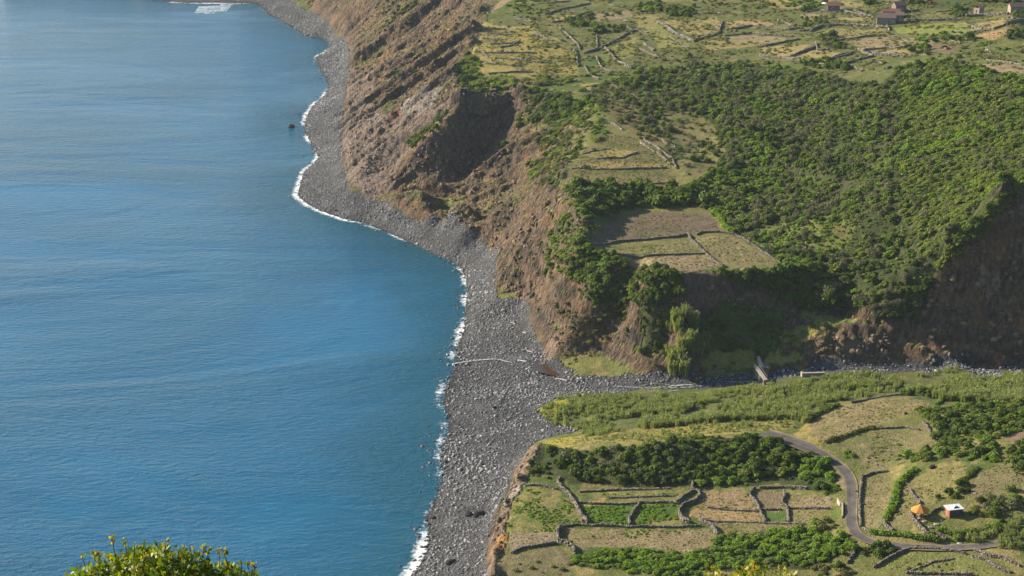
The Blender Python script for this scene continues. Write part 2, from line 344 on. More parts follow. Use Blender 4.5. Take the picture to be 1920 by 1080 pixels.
def paint(s, c, c2=None, thr=.5, hard=7, rocky=0.0, amt=1.0, slopemax=None):
    P = xy(s) if isinstance(s, str) else s
    sl, m = region(P); a = m.astype(np.float32) * amt
    if slopemax: a = a * np.clip((slopemax - SL2[sl]) / .3, 0, 1)
    cc = np.zeros(m.shape + (3,), np.float32) + c
    if c2 is not None: cc = lerp(cc, c2, (n2[sl] * .55 + n3[sl] * .45 - thr) * hard)
    CG[sl] = lerp(CG[sl], cc, a); ROCKY[sl] = lerp(ROCKY[sl][..., None], np.float32(rocky), a)[..., 0]
FOOT = xy('A 180,5 330,90 380,140 450,190 470,260 470,330 455,400 440,500 430,600 430,700 435,830 480,960 C 560,180 660,205 700,250 780,280 860,290 950,290 1040,320 1100,350 1150,410 1215,425 1200,500 1195,620 1220,695 1340,680 1360,720 1370,800 1400,880 1440,960 1520,1010 1600,1060 X 1500,640')
BANK = xy('E 1900,75 F 0,100 300,80 560,60 600,110 560,118 300,140 0,150 E 1500,165 1230,190 1130,225 1090,240 1130,300 1200,330 1300,352 1100,395 1060,425 1005,500 955,600 915,690 870,790 840,880 835,970 835,1079')
OUT = np.concatenate([FOOT[:1] + [[-6, 60]], FOOT, BANK, [[-6, 366], [-40, 366]], COd[::-1][:, :2] - [[4, 0]], [[-220, 1163], [-190, 1200]]])
RIVER = xy('F 560,118 700,95 900,70 1300,62 1920,92 1920,15 1300,20 1100,0 850,-6 830,50 560,60')
BEACHC, BEACHC2 = C3(.075, .077, .083), C3(.13, .132, .14)
paint(OUT, BEACHC, BEACHC2, .5, 6, .6); paint(RIVER, BEACHC, BEACHC2, .5, 6, .6)
wet = np.clip(1 - (TZ - .05) / .55, 0, 1) * (TY > 366); CG = lerp(CG, C3(.035, .036, .038), wet * .8)
SCREE = C3(.2, .15, .115)
for s in ('A 445,560 560,520 690,600 980,470 900,640 790,730 700,830 690,960 560,1000 450,900 430,700', 'A 470,300 600,330 560,480 450,540 455,400'):
    paint(s, SCREE, C3(.13, .115, .11), .52, 5, .75)
paint('A 720,540 760,480 860,430 930,440 900,500 830,570 790,560 730,590', C3(.27, .235, .205), C3(.16, .13, .11), .5, 7, 1)
paint('A 660,580 720,575 715,605 670,610', C3(.27, .11, .08), SCREE, .5, 5, 1)
paint('X 1180,400 1230,250 1400,100 1440,110 1360,260 1290,430 1200,460', C3(.24, .17, .125), C3(.15, .12, .1), .55, 6, .6)
# shaded gully grass and ground darkened as shade below the trees
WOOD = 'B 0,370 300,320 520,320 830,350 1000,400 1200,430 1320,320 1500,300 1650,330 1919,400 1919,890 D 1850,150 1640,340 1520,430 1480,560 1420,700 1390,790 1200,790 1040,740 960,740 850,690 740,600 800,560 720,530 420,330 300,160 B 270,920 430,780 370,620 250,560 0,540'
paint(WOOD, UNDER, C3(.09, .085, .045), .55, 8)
paint('D 480,370 640,330 1000,260 1080,330 1050,420 930,480 800,500 700,500 560,420', C3(.15, .17, .05), C3(.16, .10, .055), .55, 8)
paint('B 0,550 250,560 370,620 430,780 280,900 200,830 60,700 0,650', C3(.17, .145, .065), GREEN, .5, 6)
paint('I 1130,150 1210,150 1230,200 1262,250 1210,262 1150,225 1120,200', C3(.165,.14,.065), OLIVE, .5, 6)
paint('D 1700,540 1800,525 1810,690 1700,690', C3(.24,.175,.125), C3(.13,.1,.08), .5, 6, 1)  # ravine outcrop painted paler, as if the sun lit it
paint('D 215,570 370,560 480,640 620,700 520,760 400,700 230,740', C3(.14, .10, .075), C3(.08, .075, .04), .5, 7, .6)
paint('D 250,760 400,710 620,740 740,800 650,860 700,960 560,960 330,960 230,850', C3(.06, .10, .025), C3(.09, .115, .03), .5, 6)
paint('D 0,730 190,720 230,860 140,800 100,960 0,1000', C3(.07, .085, .03), C3(.12, .11, .05), .5, 6)
paint('D 650,850 840,820 900,790 1040,770 1040,810 960,820 850,880 780,950 680,930', C3(.14, .16, .045), GOLD, .5, 6)
paint('D 820,890 1050,890 1290,990 1000,990 800,980', C3(.16, .12, .085), C3(.13, .125, .05), .5, 6, .3)
paint('D 280,1000 360,950 520,960 560,940 600,1000 560,1060 300,1060 D 640,980 800,970 820,1010 680,1040', C3(.22, .22, .05), DRY, .52, 6)
# terrace steps
paint('V 330,1040 350,860 440,760 640,560 860,430 1100,430 1560,770 1640,1000 1000,1040', C3(.17, .15, .062), GREEN, .52, 7)
for s in ('V 440,820 700,745 1000,740 1010,800 850,812', 'V 560,655 850,590 1180,620 1100,680 700,690', 'V 1080,770 1300,750 1540,760 1500,800 1100,800', 'V 1040,940 1580,930 1610,965 1060,975'): paint(s, C3(.31, .235, .085), OLIVE, .55, 6)
paint('V 350,860 1600,900 1600,930 1000,980 350,1000', C3(.2, .175, .075), SOIL, .5, 6)
paint('T 120,390 270,190 560,80 1200,90 1320,250 1000,280 600,320 150,345', C3(.165, .125, .09), C3(.11, .115, .045), .5, 6)
paint('T 150,425 400,380 1000,330 1040,350 1140,450 240,470', C3(.2, .185, .075), GREEN, .53, 7)
paint('T 330,490 1150,465 1310,580 1000,625 700,605 430,555', TAN, C3(.2, .17, .09), .55, 6)
paint('T 1060,320 1400,300 1640,450 1830,565 1700,612 1500,605 1340,580 1150,440', C3(.235, .205, .095), C3(.17, .17, .06), .52, 6)
# upper farmland
paint('B 0,370 500,320 830,350 1200,420 1320,310 1919,390 1919,0 A 1400,0 1200,60 1180,130 1240,300 1400,400', C3(.115, .135, .04), C3(.2, .18, .075), .53, 6, 0, 1, .8)
paint('A 1070,270 1150,130 1300,130 1500,190 1600,280 1610,370 1400,390 1120,370', C3(.265, .225, .065), OLIVE, .52, 7, 0, 1, .9)
for s, c, c2 in (('B 100,110 380,85 410,130 290,190 200,150', DRY, OLIVE), ('B 420,110 590,95 700,130 600,140 450,140', ORANGE, DRY), ('B 430,185 560,175 730,190 720,210 440,220', TAN, OLIVE), ('B 600,235 860,220 760,280 620,275', DRY, TAN),
                 ('B 880,250 1000,265 940,300 760,285', DRY, OLIVE), ('J 180,540 500,430 1290,425 1270,515 650,600 300,570', C3(.25, .22, .09), C3(.14, .165, .045)), ('J 700,620 1100,565 1300,555 1690,660 1440,720 1000,760 880,700', TAN, DRY),
                 ('J 1100,800 1690,710 1640,830 1150,815', DRY, OLIVE), ('B 1270,140 1500,115 1620,110 1700,150 1480,185 1290,165', LIME, C3(.26, .25, .07)), ('K 860,490 1600,340 1720,430 1300,590 1150,550', DRY, TAN),
                 ('K 880,710 1300,630 1919,520 1600,700 1300,815 1200,810', ORANGE, TAN), ('B 1440,220 1600,220 1560,270 1450,250', SOIL, TAN), ('B 1670,320 1919,330 1919,370 1680,345', TAN, DRY), ('J 500,250 1060,260 1090,320 620,310', DRY, OLIVE),
                 ('J 0,215 300,210 420,230 200,280 0,290', TAN, DRY), ('J 620,20 950,50 930,110 700,90', DRY, TAN), ('U 860,180 1200,110 1240,130 1000,190', ORANGE, TAN), ('U 1460,430 1700,320 1690,500 1560,540', C3(.2, .21, .06), DRY), ('U 1250,510 1330,510 1340,630 1270,640', C3(.08, .15, .03), GREEN),
                 ('B 300,205 560,198 600,228 340,250', DRY, OLIVE), ('U 1320,130 1640,92 1660,150 1350,200', TAN, OLIVE), ('U 1700,130 1900,130 1900,225 1720,250', DRY, OLIVE), ('B 640,0 900,8 860,40 660,42', DRY, TAN), ('B 1350,190 1480,200 1420,280 1360,262', TAN, OLIVE), ('U 1180,20 1280,10 1500,10 1480,40 1200,60', OLIVE, DRY), ('B 20,130 90,120 170,190 260,230 100,240', C3(.2, .21, .065), DRY), ('U 1380,480 1500,540 1440,600 1370,560', C3(.15, .18, .05), OLIVE), ('K 0,230 450,260 440,330 0,360', OLIVE, GOLD), ('U 500,0 580,0 480,60 340,130 380,60', C3(.34, .245, .15), DRY), ('K 0,0 930,0 930,200 680,200 440,180 0,170', C3(.07, .095, .03), GREEN)):
    paint(s, c, c2, .53, 6)
for v0, v1 in ((225, 250), (315, 345), (390, 415), (440, 460), (505, 540), (610, 650)):
    paint('U %d,%d 420,%d 800,%d 800,%d 420,%d %d,%d' % (300 if v0 < 600 else 290, v0, v0, v0 + 20, v1 + 20, v1, 300, v1), GOLD, C3(.33, .25, .10), .5, 5)
# reed banks, bluff, lower fields
paint('E 1092,240 1200,180 1900,155 F 560,110 1000,60 1300,65 1600,60 1919,100 1919,220 1650,215 1480,230 1300,170 1050,200 900,250 830,330 740,300 400,310 0,345 E 1620,330 1340,400 1300,352 1130,300', C3(.10, .12, .04), OLIVE, .5, 6)
paint('E 1090,240 1180,190 1260,200 1180,300', C3(.26, .24, .03), OLIVE, .5, 6)
paint('E 1110,410 1350,370 1900,310 F 400,300 740,295 780,340 560,365 250,385 0,440 E 1400,405 1200,445', C3(.27, .24, .07), C3(.19, .19, .06), .52, 7)
paint('E 1110,415 1250,385 1300,400 1150,430', C3(.30, .28, .03), GOLD, .5, 6)
BLUFF = C3(.26, .19, .13)
paint('E 1100,420 1060,520 1030,600 960,700 940,800 950,880 890,980 875,1079 840,1079 850,900 890,800 930,690 960,600 1010,500 1070,420', BLUFF, C3(.17, .125, .1), .5, 6, .8)
paint('E 930,830 945,880 885,980 850,960 870,890', C3(.42, .21, .06), BLUFF, .5, 6, .8); paint('E 960,640 1020,620 980,690 940,700', C3(.4, .33, .26), BLUFF, .5, 6, .8)
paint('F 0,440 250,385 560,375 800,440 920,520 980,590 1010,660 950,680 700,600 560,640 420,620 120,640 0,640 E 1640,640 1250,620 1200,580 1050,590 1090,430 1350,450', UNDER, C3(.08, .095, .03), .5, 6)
paint('E 1040,640 1190,650 1300,760 1310,815 1200,830 1180,880 950,960 940,890 935,800 955,720', C3(.225, .20, .075), C3(.10, .15, .03), .54, 9)
paint('E 950,868 1180,870 1170,915 1000,950 950,965', C3(.26, .215, .14), C3(.23, .19, .1), .5, 6)
for s, c, c2, th in (('Q 760,160 1400,170 1500,215 760,245', C3(.22, .19, .075), GREEN, .52), ('Q 700,260 1900,240 1919,360 1400,385 700,365', C3(.21, .2, .07), GREEN, .52), ('Q 910,320 1075,320 1075,372 900,378', ORANGE, TAN, .6), ('Q 750,400 1400,390 1310,635 880,612', C3(.075, .135, .025), OLIVE, .6),
                     ('Q 1450,392 1900,390 1870,560 1919,640 1380,640', C3(.08, .14, .025), OLIVE, .6), ('Q 1550,535 1900,530 1919,640 1480,640', C3(.22, .2, .07), GREEN, .53), ('E 1220,840 1600,845 F 0,840 330,850 400,885 330,950 200,978 0,938 E 1800,955 1500,935 1300,940 1240,900', C3(.26, .21, .115), C3(.19, .18, .07), .55),
                     ('R 440,240 900,230 980,310 1080,420 1100,470 540,430 380,410 450,330', C3(.29, .21, .105), TAN, .55), ('R 380,430 540,440 1100,480 1120,600 480,575 250,500', C3(.33, .235, .115), TAN, .56), ('R 560,600 1600,620 1620,680 1080,740 650,765 620,660', C3(.2, .175, .08), OLIVE, .52),
                     ('R 1080,240 1360,250 1360,445 1130,450 1050,330', C3(.2, .16, .1), OLIVE, .55), ('R 1150,470 1415,465 1420,600 1170,602', C3(.085, .14, .03), C3(.12, .165, .04), .55), ('R 1400,250 1900,330 1919,425 1470,427', TAN, OLIVE, .55), ('R 1440,455 1860,458 1640,600 1440,602', C3(.23, .195, .09), OLIVE, .55),
                     ('O 220,460 350,430 350,560 230,565', C3(.13, .19, .035), OLIVE, .58), ('O 580,80 860,50 915,200 900,420 820,545 800,690 600,670 555,500', C3(.185, .175, .07), TAN, .52), ('O 250,100 400,60 390,230 300,200', TAN, SOIL, .5), ('O 300,560 400,420 410,700 340,660', C3(.2, .18, .09), OLIVE, .5),
                     ('F 780,370 840,320 920,265 1060,215 1350,180 1450,230 1250,300 1080,350 900,415', C3(.25, .205, .105), C3(.17, .17, .06), .5), ('F 770,370 840,310 860,390 920,440 840,420', C3(.32, .26, .075), DRY, .5), ('F 1000,420 1150,350 1330,340 1290,450 1240,540 1130,555', C3(.16, .165, .06), TAN, .53),
                     ('F 1270,480 1340,380 1420,300 1480,360 1480,440 1300,520', C3(.2, .18, .08), GREEN, .5), ('F 1360,600 1450,550 1620,520 1640,590 1560,670 1480,715 1400,720 1350,650', C3(.225, .205, .08), C3(.17, .17, .06), .54), ('F 1660,590 1830,500 1919,540 1919,640 1700,690 1630,690', C3(.2, .175, .085), C3(.14, .16, .05), .53),
                     ('F 1270,640 1360,600 1400,720 1360,860 1260,870 1230,810', C3(.18, .165, .07), C3(.11, .135, .04), .52), ('Y 620,540 1400,470 1600,530 1440,720 1300,740 1100,720 900,640', C3(.14, .16, .045), C3(.2, .17, .09), .54), ('F 1100,1060 1380,955 1640,965 1770,1079 1110,1079', C3(.165, .185, .055), TAN, .56),
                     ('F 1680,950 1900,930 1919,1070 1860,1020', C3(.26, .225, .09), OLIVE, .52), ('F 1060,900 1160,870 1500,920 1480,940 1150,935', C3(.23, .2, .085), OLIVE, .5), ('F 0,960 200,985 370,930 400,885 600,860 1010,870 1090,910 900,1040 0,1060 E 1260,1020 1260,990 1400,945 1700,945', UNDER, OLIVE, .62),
                     ('F 1840,350 1919,370 1919,430 1840,430', C3(.22, .155, .1), OLIVE, .52), ('E 880,990 1180,930 1260,1000 1250,1079 880,1079', C3(.19, .165, .085), OLIVE, .53), ('F 550,120 620,130 650,190 560,180', C3(.17, .13, .1), SOIL, .5)):
    paint(s, c, c2, th, 6)
# ---------------------------------------------------------------- ground object
CG = (CG * lerp(np.zeros_like(CG) + C3(.91, .885, .89), C3(.95, .95, .95), ROCKY)).astype(np.float32)
n, m = len(xs), len(ys); ii = np.arange(n*m).reshape(m, n)
GQ = np.stack([ii[:-1,:-1], ii[:-1,1:], ii[1:,1:], ii[1:,:-1]], -1).reshape(-1, 4)
keep = (TZ.reshape(-1)[GQ].max(1) > -6); GQ = GQ[keep]
t = NT('ground'); att = t.n('ShaderNodeAttribute', attribute_name='Col'); co = t.n('ShaderNodeTexCoord').outputs['Object']
mp = t.n('ShaderNodeMapping'); t.l(co, mp.inputs[0]); mp.inputs['Scale'].default_value = (1, .8, .35)
f1 = t.noise(co, 2.1, 5, .65); f2 = t.noise(co, .55, 5, .6); f3 = t.noise(mp.outputs[0], .9, 7, .68, .4); vo_ = t.n('ShaderNodeTexVoronoi', i_Scale=1.1); t.l(mp.outputs[0], vo_.inputs['Vector'])
g = t.math('ADD', t.math('MULTIPLY', f1, .55), t.math('MULTIPLY', f2, .45))
cg = t.mix(1.0, att.outputs['Color'], t.ramp(g, [(.32, .55), (.5, 1.0), (.68, 1.45)]), 'MULTIPLY')
cg = t.mix(t.math('MULTIPLY', t.ramp(t.noise(co, 1.3, 4, .7), [(.52, 0.0), (.64, 1.0)]), .4), cg, t.mix(1.0, cg, (.55, .8, .5), 'MULTIPLY'))
cr = t.mix(1.0, att.outputs['Color'], t.ramp(f3, [(.3, .38), (.5, .98), (.68, 1.75)]), 'MULTIPLY')
cm = t.mix(att.outputs['Alpha'], cg, cr)
hb = t.math('ADD', t.math('MULTIPLY', t.math('ADD', f3, t.math('MULTIPLY', vo_.outputs['Distance'], .3)), t.math('MULTIPLY_ADD', att.outputs['Alpha'], 2.1, .1)), t.math('MULTIPLY', f1, .5))
t.pr(cm, .95, t.bump(hb, 1.0, 1.0), .15); MAT_GROUND = t.m
gm = quads_mesh('ground', np.stack([TX, TY, TZ], -1).reshape(-1, 3), GQ, MAT_GROUND, True)
ca = gm.color_attributes.new('Col', 'FLOAT_COLOR', 'POINT')
ca.data.foreach_set('color', np.concatenate([CG, ROCKY[..., None]], -1).astype(np.float32).ravel())
tag(link('ground', gm), kind='structure')
# ---------------------------------------------------------------- sea
wx = np.concatenate([[-9000, -4000, -1500, -700, -400], np.arange(-300, -140, 6.0), np.arange(-140, 20, 1.0), [30, 60]])
wy = np.concatenate([[-3000, -600, 0, 200], np.arange(340, 1200, 1.6), [1220, 1250, 1300, 1400, 1700, 2500, 5000, 12000]])
WX, WY = np.meshgrid(wx, wy); q = np.stack([WX.ravel(), WY.ravel()], 1); SD = np.full(len(q), 300.0, np.float32)
for a in range(0, len(COd), 25):
    c = COd[a:a+25]; lo, hi = c.min(0) - 70, c.max(0) + 70
    k = np.nonzero((q[:, 0] > lo[0]) & (q[:, 0] < hi[0]) & (q[:, 1] > lo[1]) & (q[:, 1] < hi[1]))[0]
    SD[k] = np.minimum(SD[k], np.sqrt(((q[k][:, None] - c[None]) ** 2).sum(2)).min(1))
SURF = [('A 385,210', 10, 1.0), ('A 345,265', 12, 1), ('A 300,300', 9, .6), ('A 345,470', 12, .9), ('A 285,530', 14, 1), ('A 255,590', 14, 1.1), ('A 270,690', 10, .9), ('A 310,790', 10, 1), ('A 230,860', 14, 1.1), ('C 205,130', 16, 1.3), ('C 210,200', 12, 1.1), ('C 330,255', 12, .9), ('C 430,290', 10, 1.0),
        ('C 600,335', 8, .75), ('C 720,385', 8, .8), ('C 1030,545', 7, .75), ('C 1045,600', 9, .85), ('C 1035,690', 9, .9), ('C 1030,840', 10, .9), ('C 1000,900', 9, .75), ('C 980,980', 8, .65), ('E 595,150', 8, .72), ('E 585,210', 8, .62), ('E 610,330', 7, .6), ('E 610,410', 8, .66), ('E 590,480', 8, .66),
        ('E 590,560', 8, .6), ('E 530,760', 6, .5), ('E 520,880', 8, .8), ('E 495,960', 10, .9), ('E 440,1050', 11, 1.0), ('W 950,28', 20, .6), ('W 300,15', 25, 1.2), ('W 740,22', 14, 1)]
SA = np.full(len(q), .44, np.float32)
for s, r, a in SURF:
    p = tr(s)[0]; c = at_z(p[0], p[1], 0.0); SA = np.maximum(SA, a * np.exp(-((q[:, 0]-c[0])**2 + (q[:, 1]-c[1])**2) / (1.4*r)**2))
SA = np.minimum(SA, .86)
for s, r in (('W 530,88', 7), ('W 680,70', 5)):
    p = tr(s)[0]; c = at_z(p[0], p[1], 0.0); k = (q[:, 0]-c[0])**2 / (r*1.6)**2 + ((q[:, 1]-c[1]) / 14)**2 < 1; SD[k] = 2.2; SA[k] = 1.0
wn, wm = len(wx), len(wy); ii = np.arange(wn*wm).reshape(wm, wn)
sm = quads_mesh('sea', np.c_[q, np.zeros(len(q))], np.stack([ii[:-1,:-1], ii[:-1,1:], ii[1:,1:], ii[1:,:-1]], -1).reshape(-1, 4))
for nm, v in (('shore', SD), ('surf', SA)): sm.attributes.new(nm, 'FLOAT', 'POINT').data.foreach_set('value', v)
def water_mat(name, deep, shallow, foamy=True):
    t = NT(name); co = t.n('ShaderNodeTexCoord').outputs['Object']
    def st(sx, sy, rz):
        mp = t.n('ShaderNodeMapping'); t.l(co, mp.inputs[0]); mp.inputs['Scale'].default_value = (sx, sy, 1); mp.inputs['Rotation'].default_value = (0, 0, rz); return mp.outputs[0]
    w1 = t.noise(st(.55, 1.0, R(-14)), .62, 4, .6, .3); w2 = t.noise(st(.3, 1, R(-16)), .045, 3, .5, .5); w3 = t.noise(st(.7, 1, R(25)), 1.9, 2, .5)
    h = t.math('ADD', t.math('MULTIPLY', w1, 1.0), t.math('ADD', t.math('MULTIPLY', w2, 1.9), t.math('MULTIPLY', w3, .34)))
    wind = t.ramp(t.noise(st(.5, 1.0, R(-20)), .011, 4, .6, .8), [(.35, .45), (.65, 1.5)])
    h = t.math('MULTIPLY', h, wind)
    nrm = t.bump(h, 1.0, WAVE)
    if not foamy: t.pr(deep, .08, t.bump(w3, .3, .1), .5, IOR=1.33); return t.m
    sh = t.n('ShaderNodeAttribute', attribute_name='shore').outputs['Fac']; su = t.n('ShaderNodeAttribute', attribute_name='surf').outputs['Fac']
    dn = t.math('MULTIPLY_ADD', t.noise(co, .07, 3), 26, sh); sd = t.ramp(t.math('DIVIDE', dn, 60), [(.18, (0.0)), (.75, 1.0)])
    tint = t.mix(t.ramp(t.noise(co, .012, 4, .6), [(.4, 0.0), (.65, 1.0)]), deep, [c * 1.25 for c in deep])
    base = t.mix(sd, shallow, tint)
    fn = t.math('ADD', t.math('MULTIPLY', t.noise(co, .75, 6, .7, .6), .75), t.math('MULTIPLY', t.noise(co, .12, 2), .25))
    edge = t.math('SUBTRACT', t.math('MULTIPLY', su, t.math('SUBTRACT', 1.0, t.math('DIVIDE', sh, 5.0), clamp=True)), t.math('MULTIPLY', fn, 1.22))
    fm = t.ramp(t.math('MULTIPLY_ADD', edge, 2.6, .62), [(.25, 0.0), (.95, 1.0)])
    p = t.pr(t.mix(fm, base, (.82, .85, .86, 1)), t.math('MULTIPLY_ADD', fm, .6, .11), nrm, .65, IOR=1.33); return t.m
WAVE = .42
sm.materials.append(water_mat('sea_water', (.001, .082, .166), (.003, .07, .105)))
tag(link('sea', sm), kind='structure')
# ---------------------------------------------------------------- leaf, stone and cane materials
def leaf_mat(name, a, b, c, trans=.4, rough=.55):
    a, b, c = [(q[0]*.93, q[1]*.98, q[2]*.98) for q in (a, b, c)]
    t = NT(name); ge = t.n('ShaderNodeNewGeometry'); oi = t.n('ShaderNodeObjectInfo')
    col = t.mix(t.ramp(oi.outputs['Random'], [(0.0, 0.0), (1.0, 1.0)]), a, b)
    col = t.mix(t.math('MULTIPLY', t.math('POWER', ge.outputs['Random Per Island'], 2.2), .75), col, c)
    col = t.mix(1.0, col, t.ramp(t.math('FRACT', t.math('MULTIPLY', ge.outputs['Random Per Island'], 7.31)), [(0, .7), (1, 1.3)]), 'MULTIPLY')
    d = t.n('ShaderNodeBsdfPrincipled', i_Roughness=rough); t.l(col, d.inputs['Base Color']); d.inputs['Specular IOR Level'].default_value = .25
    tl = t.n('ShaderNodeBsdfTranslucent'); t.l(t.mix(1.0, col, (1.25, 1.3, .6), 'MULTIPLY'), tl.inputs[0])
    mx = t.n('ShaderNodeMixShader', i_0=trans); t.l(d.outputs[0], mx.inputs[1]); t.l(tl.outputs[0], mx.inputs[2]); t.l(mx.outputs[0], t.out.inputs[0]); return t.m
LM = dict(g=leaf_mat('evergreen_leaves', (.06, .105, .02), (.12, .165, .03), (.20, .25, .045), .48),
          b=leaf_mat('bright_leaves', (.11, .21, .022), (.185, .28, .033), (.28, .35, .05), .5),
          y=leaf_mat('grey_twigs', (.115, .118, .06), (.17, .165, .09), (.22, .21, .11), .25, .8),
          w=leaf_mat('windswept_leaves', (.14, .185, .035), (.21, .25, .055), (.29, .31, .09), .48),
          o=leaf_mat('olive_scrub', (.13, .135, .045), (.19, .17, .06), (.25, .22, .08), .35, .8),
          r=leaf_mat('cane_leaves', (.15, .195, .055), (.25, .275, .10), (.38, .37, .18), .45, .6))
BARK = plain('bark', (.09, .07, .055, 1), .95, .3)
def crown_geo(seed, nl=7, per=42, size=.22, flat=1.0, spread=.55, lobe=(.34, .58)):
    r = np.random.default_rng(seed); V = []; lob = []
    for k in range(nl):
        a = k * 2.4 + r.random(); rad = spread * math.sqrt((k + .3) / nl); lob.append((rad*math.cos(a), rad*math.sin(a), flat*(r.uniform(.25, .62) + .35*(1 - rad/spread)), r.uniform(*lobe)))
    for (cx, cy, cz, lr) in lob:
        d = r.normal(size=(per, 3)); d /= np.linalg.norm(d, axis=1)[:, None]; d[:, 2] = np.where(d[:, 2] < -.45, -d[:, 2], d[:, 2])
        rr = lr * r.uniform(.72, 1.12, (per, 1)); p = np.array([cx, cy, cz]) + d * rr * [1, 1, .85*flat]
        p[:, 2] = np.maximum(p[:, 2], .03)
        nrm = d + r.normal(size=(per, 3)) * .55; nrm /= np.linalg.norm(nrm, axis=1)[:, None]
        u = np.cross(nrm, r.normal(size=(per, 3))); u /= np.linalg.norm(u, axis=1)[:, None]; v = np.cross(nrm, u)
        s = size * r.uniform(.55, 1.25, (per, 1)); w = s * r.uniform(.5, .8, (per, 1))
        V.append(np.stack([p - u*s, p - v*w + nrm*s*.18, p + u*s, p + v*w + nrm*s*.18], 1))
    return np.concatenate(V).reshape(-1, 3)
def crown_mesh(name, mat, **k):
    V = crown_geo(**k); return quads_mesh(name, V, np.arange(len(V)).reshape(-1, 4), mat)
def stem_mesh(seed):
    r = np.random.default_rng(seed); V = []; Fc = []
    def limb(a, b, ra, rb):
        a = np.array(a); b = np.array(b); d = b - a; u = np.cross(d, [.3, .9, .1]); u /= np.linalg.norm(u); v = np.cross(d, u); v /= np.linalg.norm(v); i = len(V)
        for p, q in ((a, ra), (b, rb)):
            for k in range(5): V.append(p + q*(u*math.cos(k*1.2566) + v*math.sin(k*1.2566)))
        for k in range(5): Fc.append((i+k, i+(k+1) % 5, i+5+(k+1) % 5, i+5+k))
    limb((0, 0, -.25), (.03, .02, .3), .075, .06)
    for k in range(4):
        a = k*1.57 + r.random(); limb((.03, .02, .26), (.45*math.cos(a), .45*math.sin(a), .6 + .2*r.random()), .05, .018)
    return quads_mesh('stem', V, Fc, BARK)
def cane_mesh(seed, n=26, h=1.0):
    r = np.random.default_rng(seed); V = []
    for k in range(n):
        a = r.uniform(0, 6.28); q = .42*math.sqrt(r.random()); b = np.array([q*math.cos(a), q*math.sin(a), 0]); hh = h*r.uniform(.65, 1.0); ln = np.array([r.normal()*.1 + .1, r.normal()*.1, 1.0])*hh; sd = np.array([math.cos(a*3), math.sin(a*3), 0])*.035
        V += [b - sd, b + sd, b + ln*.8 + sd, b + ln - sd*.5]
        for j in range(4):
            f = r.uniform(.35, .95); p = b + ln*f; az = r.uniform(0, 6.28); o = np.array([math.cos(az)*.2, math.sin(az)*.2, .16*r.uniform(.1, 1)]); sd2 = np.array([-math.sin(az), math.cos(az), .3])*.045
            V += [p, p + o*.5 - sd2, p + o*1.1, p + o*.5 + sd2]
    V = np.array(V); return quads_mesh('canes', V, np.arange(len(V)).reshape(-1, 4), LM['r'])
def stone_geo(seed, sub=2):
    bm = bmesh.new(); bmesh.ops.create_icosphere(bm, subdivisions=sub, radius=1.0); r = np.random.default_rng(seed); sx, sy, sz = r.uniform(.75, 1.25), r.uniform(.6, .95), r.uniform(.45, .75)
    pl = [r.normal(size=3) for _ in range(7)]; pl = [q/np.linalg.norm(q) for q in pl]
    for v in bm.verts:
        c = np.array(v.co)
        for q in pl:
            e = c @ q - .74
            if e > 0: c = c - q*e*.85
        c = c*(1 + r.normal()*.035); v.co = (c[0]*sx, c[1]*sy, c[2]*sz)
    me = bpy.data.meshes.new('stone'); bm.to_mesh(me); bm.free(); return me
def stone_mat(name, a, b, var=.35):
    t = NT(name); oi = t.n('ShaderNodeObjectInfo'); co = t.n('ShaderNodeTexCoord').outputs['Object']
    c = t.mix(t.math('POWER', oi.outputs['Random'], 1.6), a, b); f = t.noise(co, 2.6, 5, .65)
    c = t.mix(1.0, c, t.ramp(f, [(.3, 1-var), (.7, 1+var)]), 'MULTIPLY'); t.pr(c, .88, t.bump(f, .6, .12), .3); return t.m
ST_SEA = stone_mat('beach_stone', (.105, .108, .115, 1), (.42, .42, .42, 1)); ST_DARK = stone_mat('dark_basalt', (.028, .027, .028, 1), (.05, .048, .047, 1))
ST_WARM = stone_mat('warm_stone', (.17, .14, .115, 1), (.30, .265, .23, 1))
def wet_stone():
    t = NT('beach_stone'); oi = t.n('ShaderNodeObjectInfo'); co = t.n('ShaderNodeTexCoord').outputs['Object']; ge = t.n('ShaderNodeNewGeometry'); sp = t.n('ShaderNodeSeparateXYZ'); t.l(ge.outputs['Position'], sp.inputs[0])
    c = t.mix(t.math('POWER', oi.outputs['Random'], 1.25), (.11, .112, .118, 1), (.36, .357, .352, 1)); f = t.noise(co, 2.6, 5, .65); c = t.mix(1.0, c, t.ramp(f, [(.3, .65), (.7, 1.35)]), 'MULTIPLY'); w = t.ramp(t.math('MULTIPLY_ADD', t.noise(ge.outputs['Position'], .4, 3), .9, sp.outputs['Z']), [(.55, .34), (1.35, 1.0)])
    c = t.mix(1.0, c, w, 'MULTIPLY'); c = t.mix(1.0, c, t.ramp(t.noise(ge.outputs['Position'], .09, 4, .6), [(.35, .72), (.65, 1.22)]), 'MULTIPLY'); t.pr(c, t.math('MULTIPLY', w, .85), t.bump(f, .6, .12), .35); return t.m
ST_SEA = wet_stone()
ST_BROWN = stone_mat('cliff_rock', (.09, .068, .052, 1), (.22, .155, .10, 1), .5)
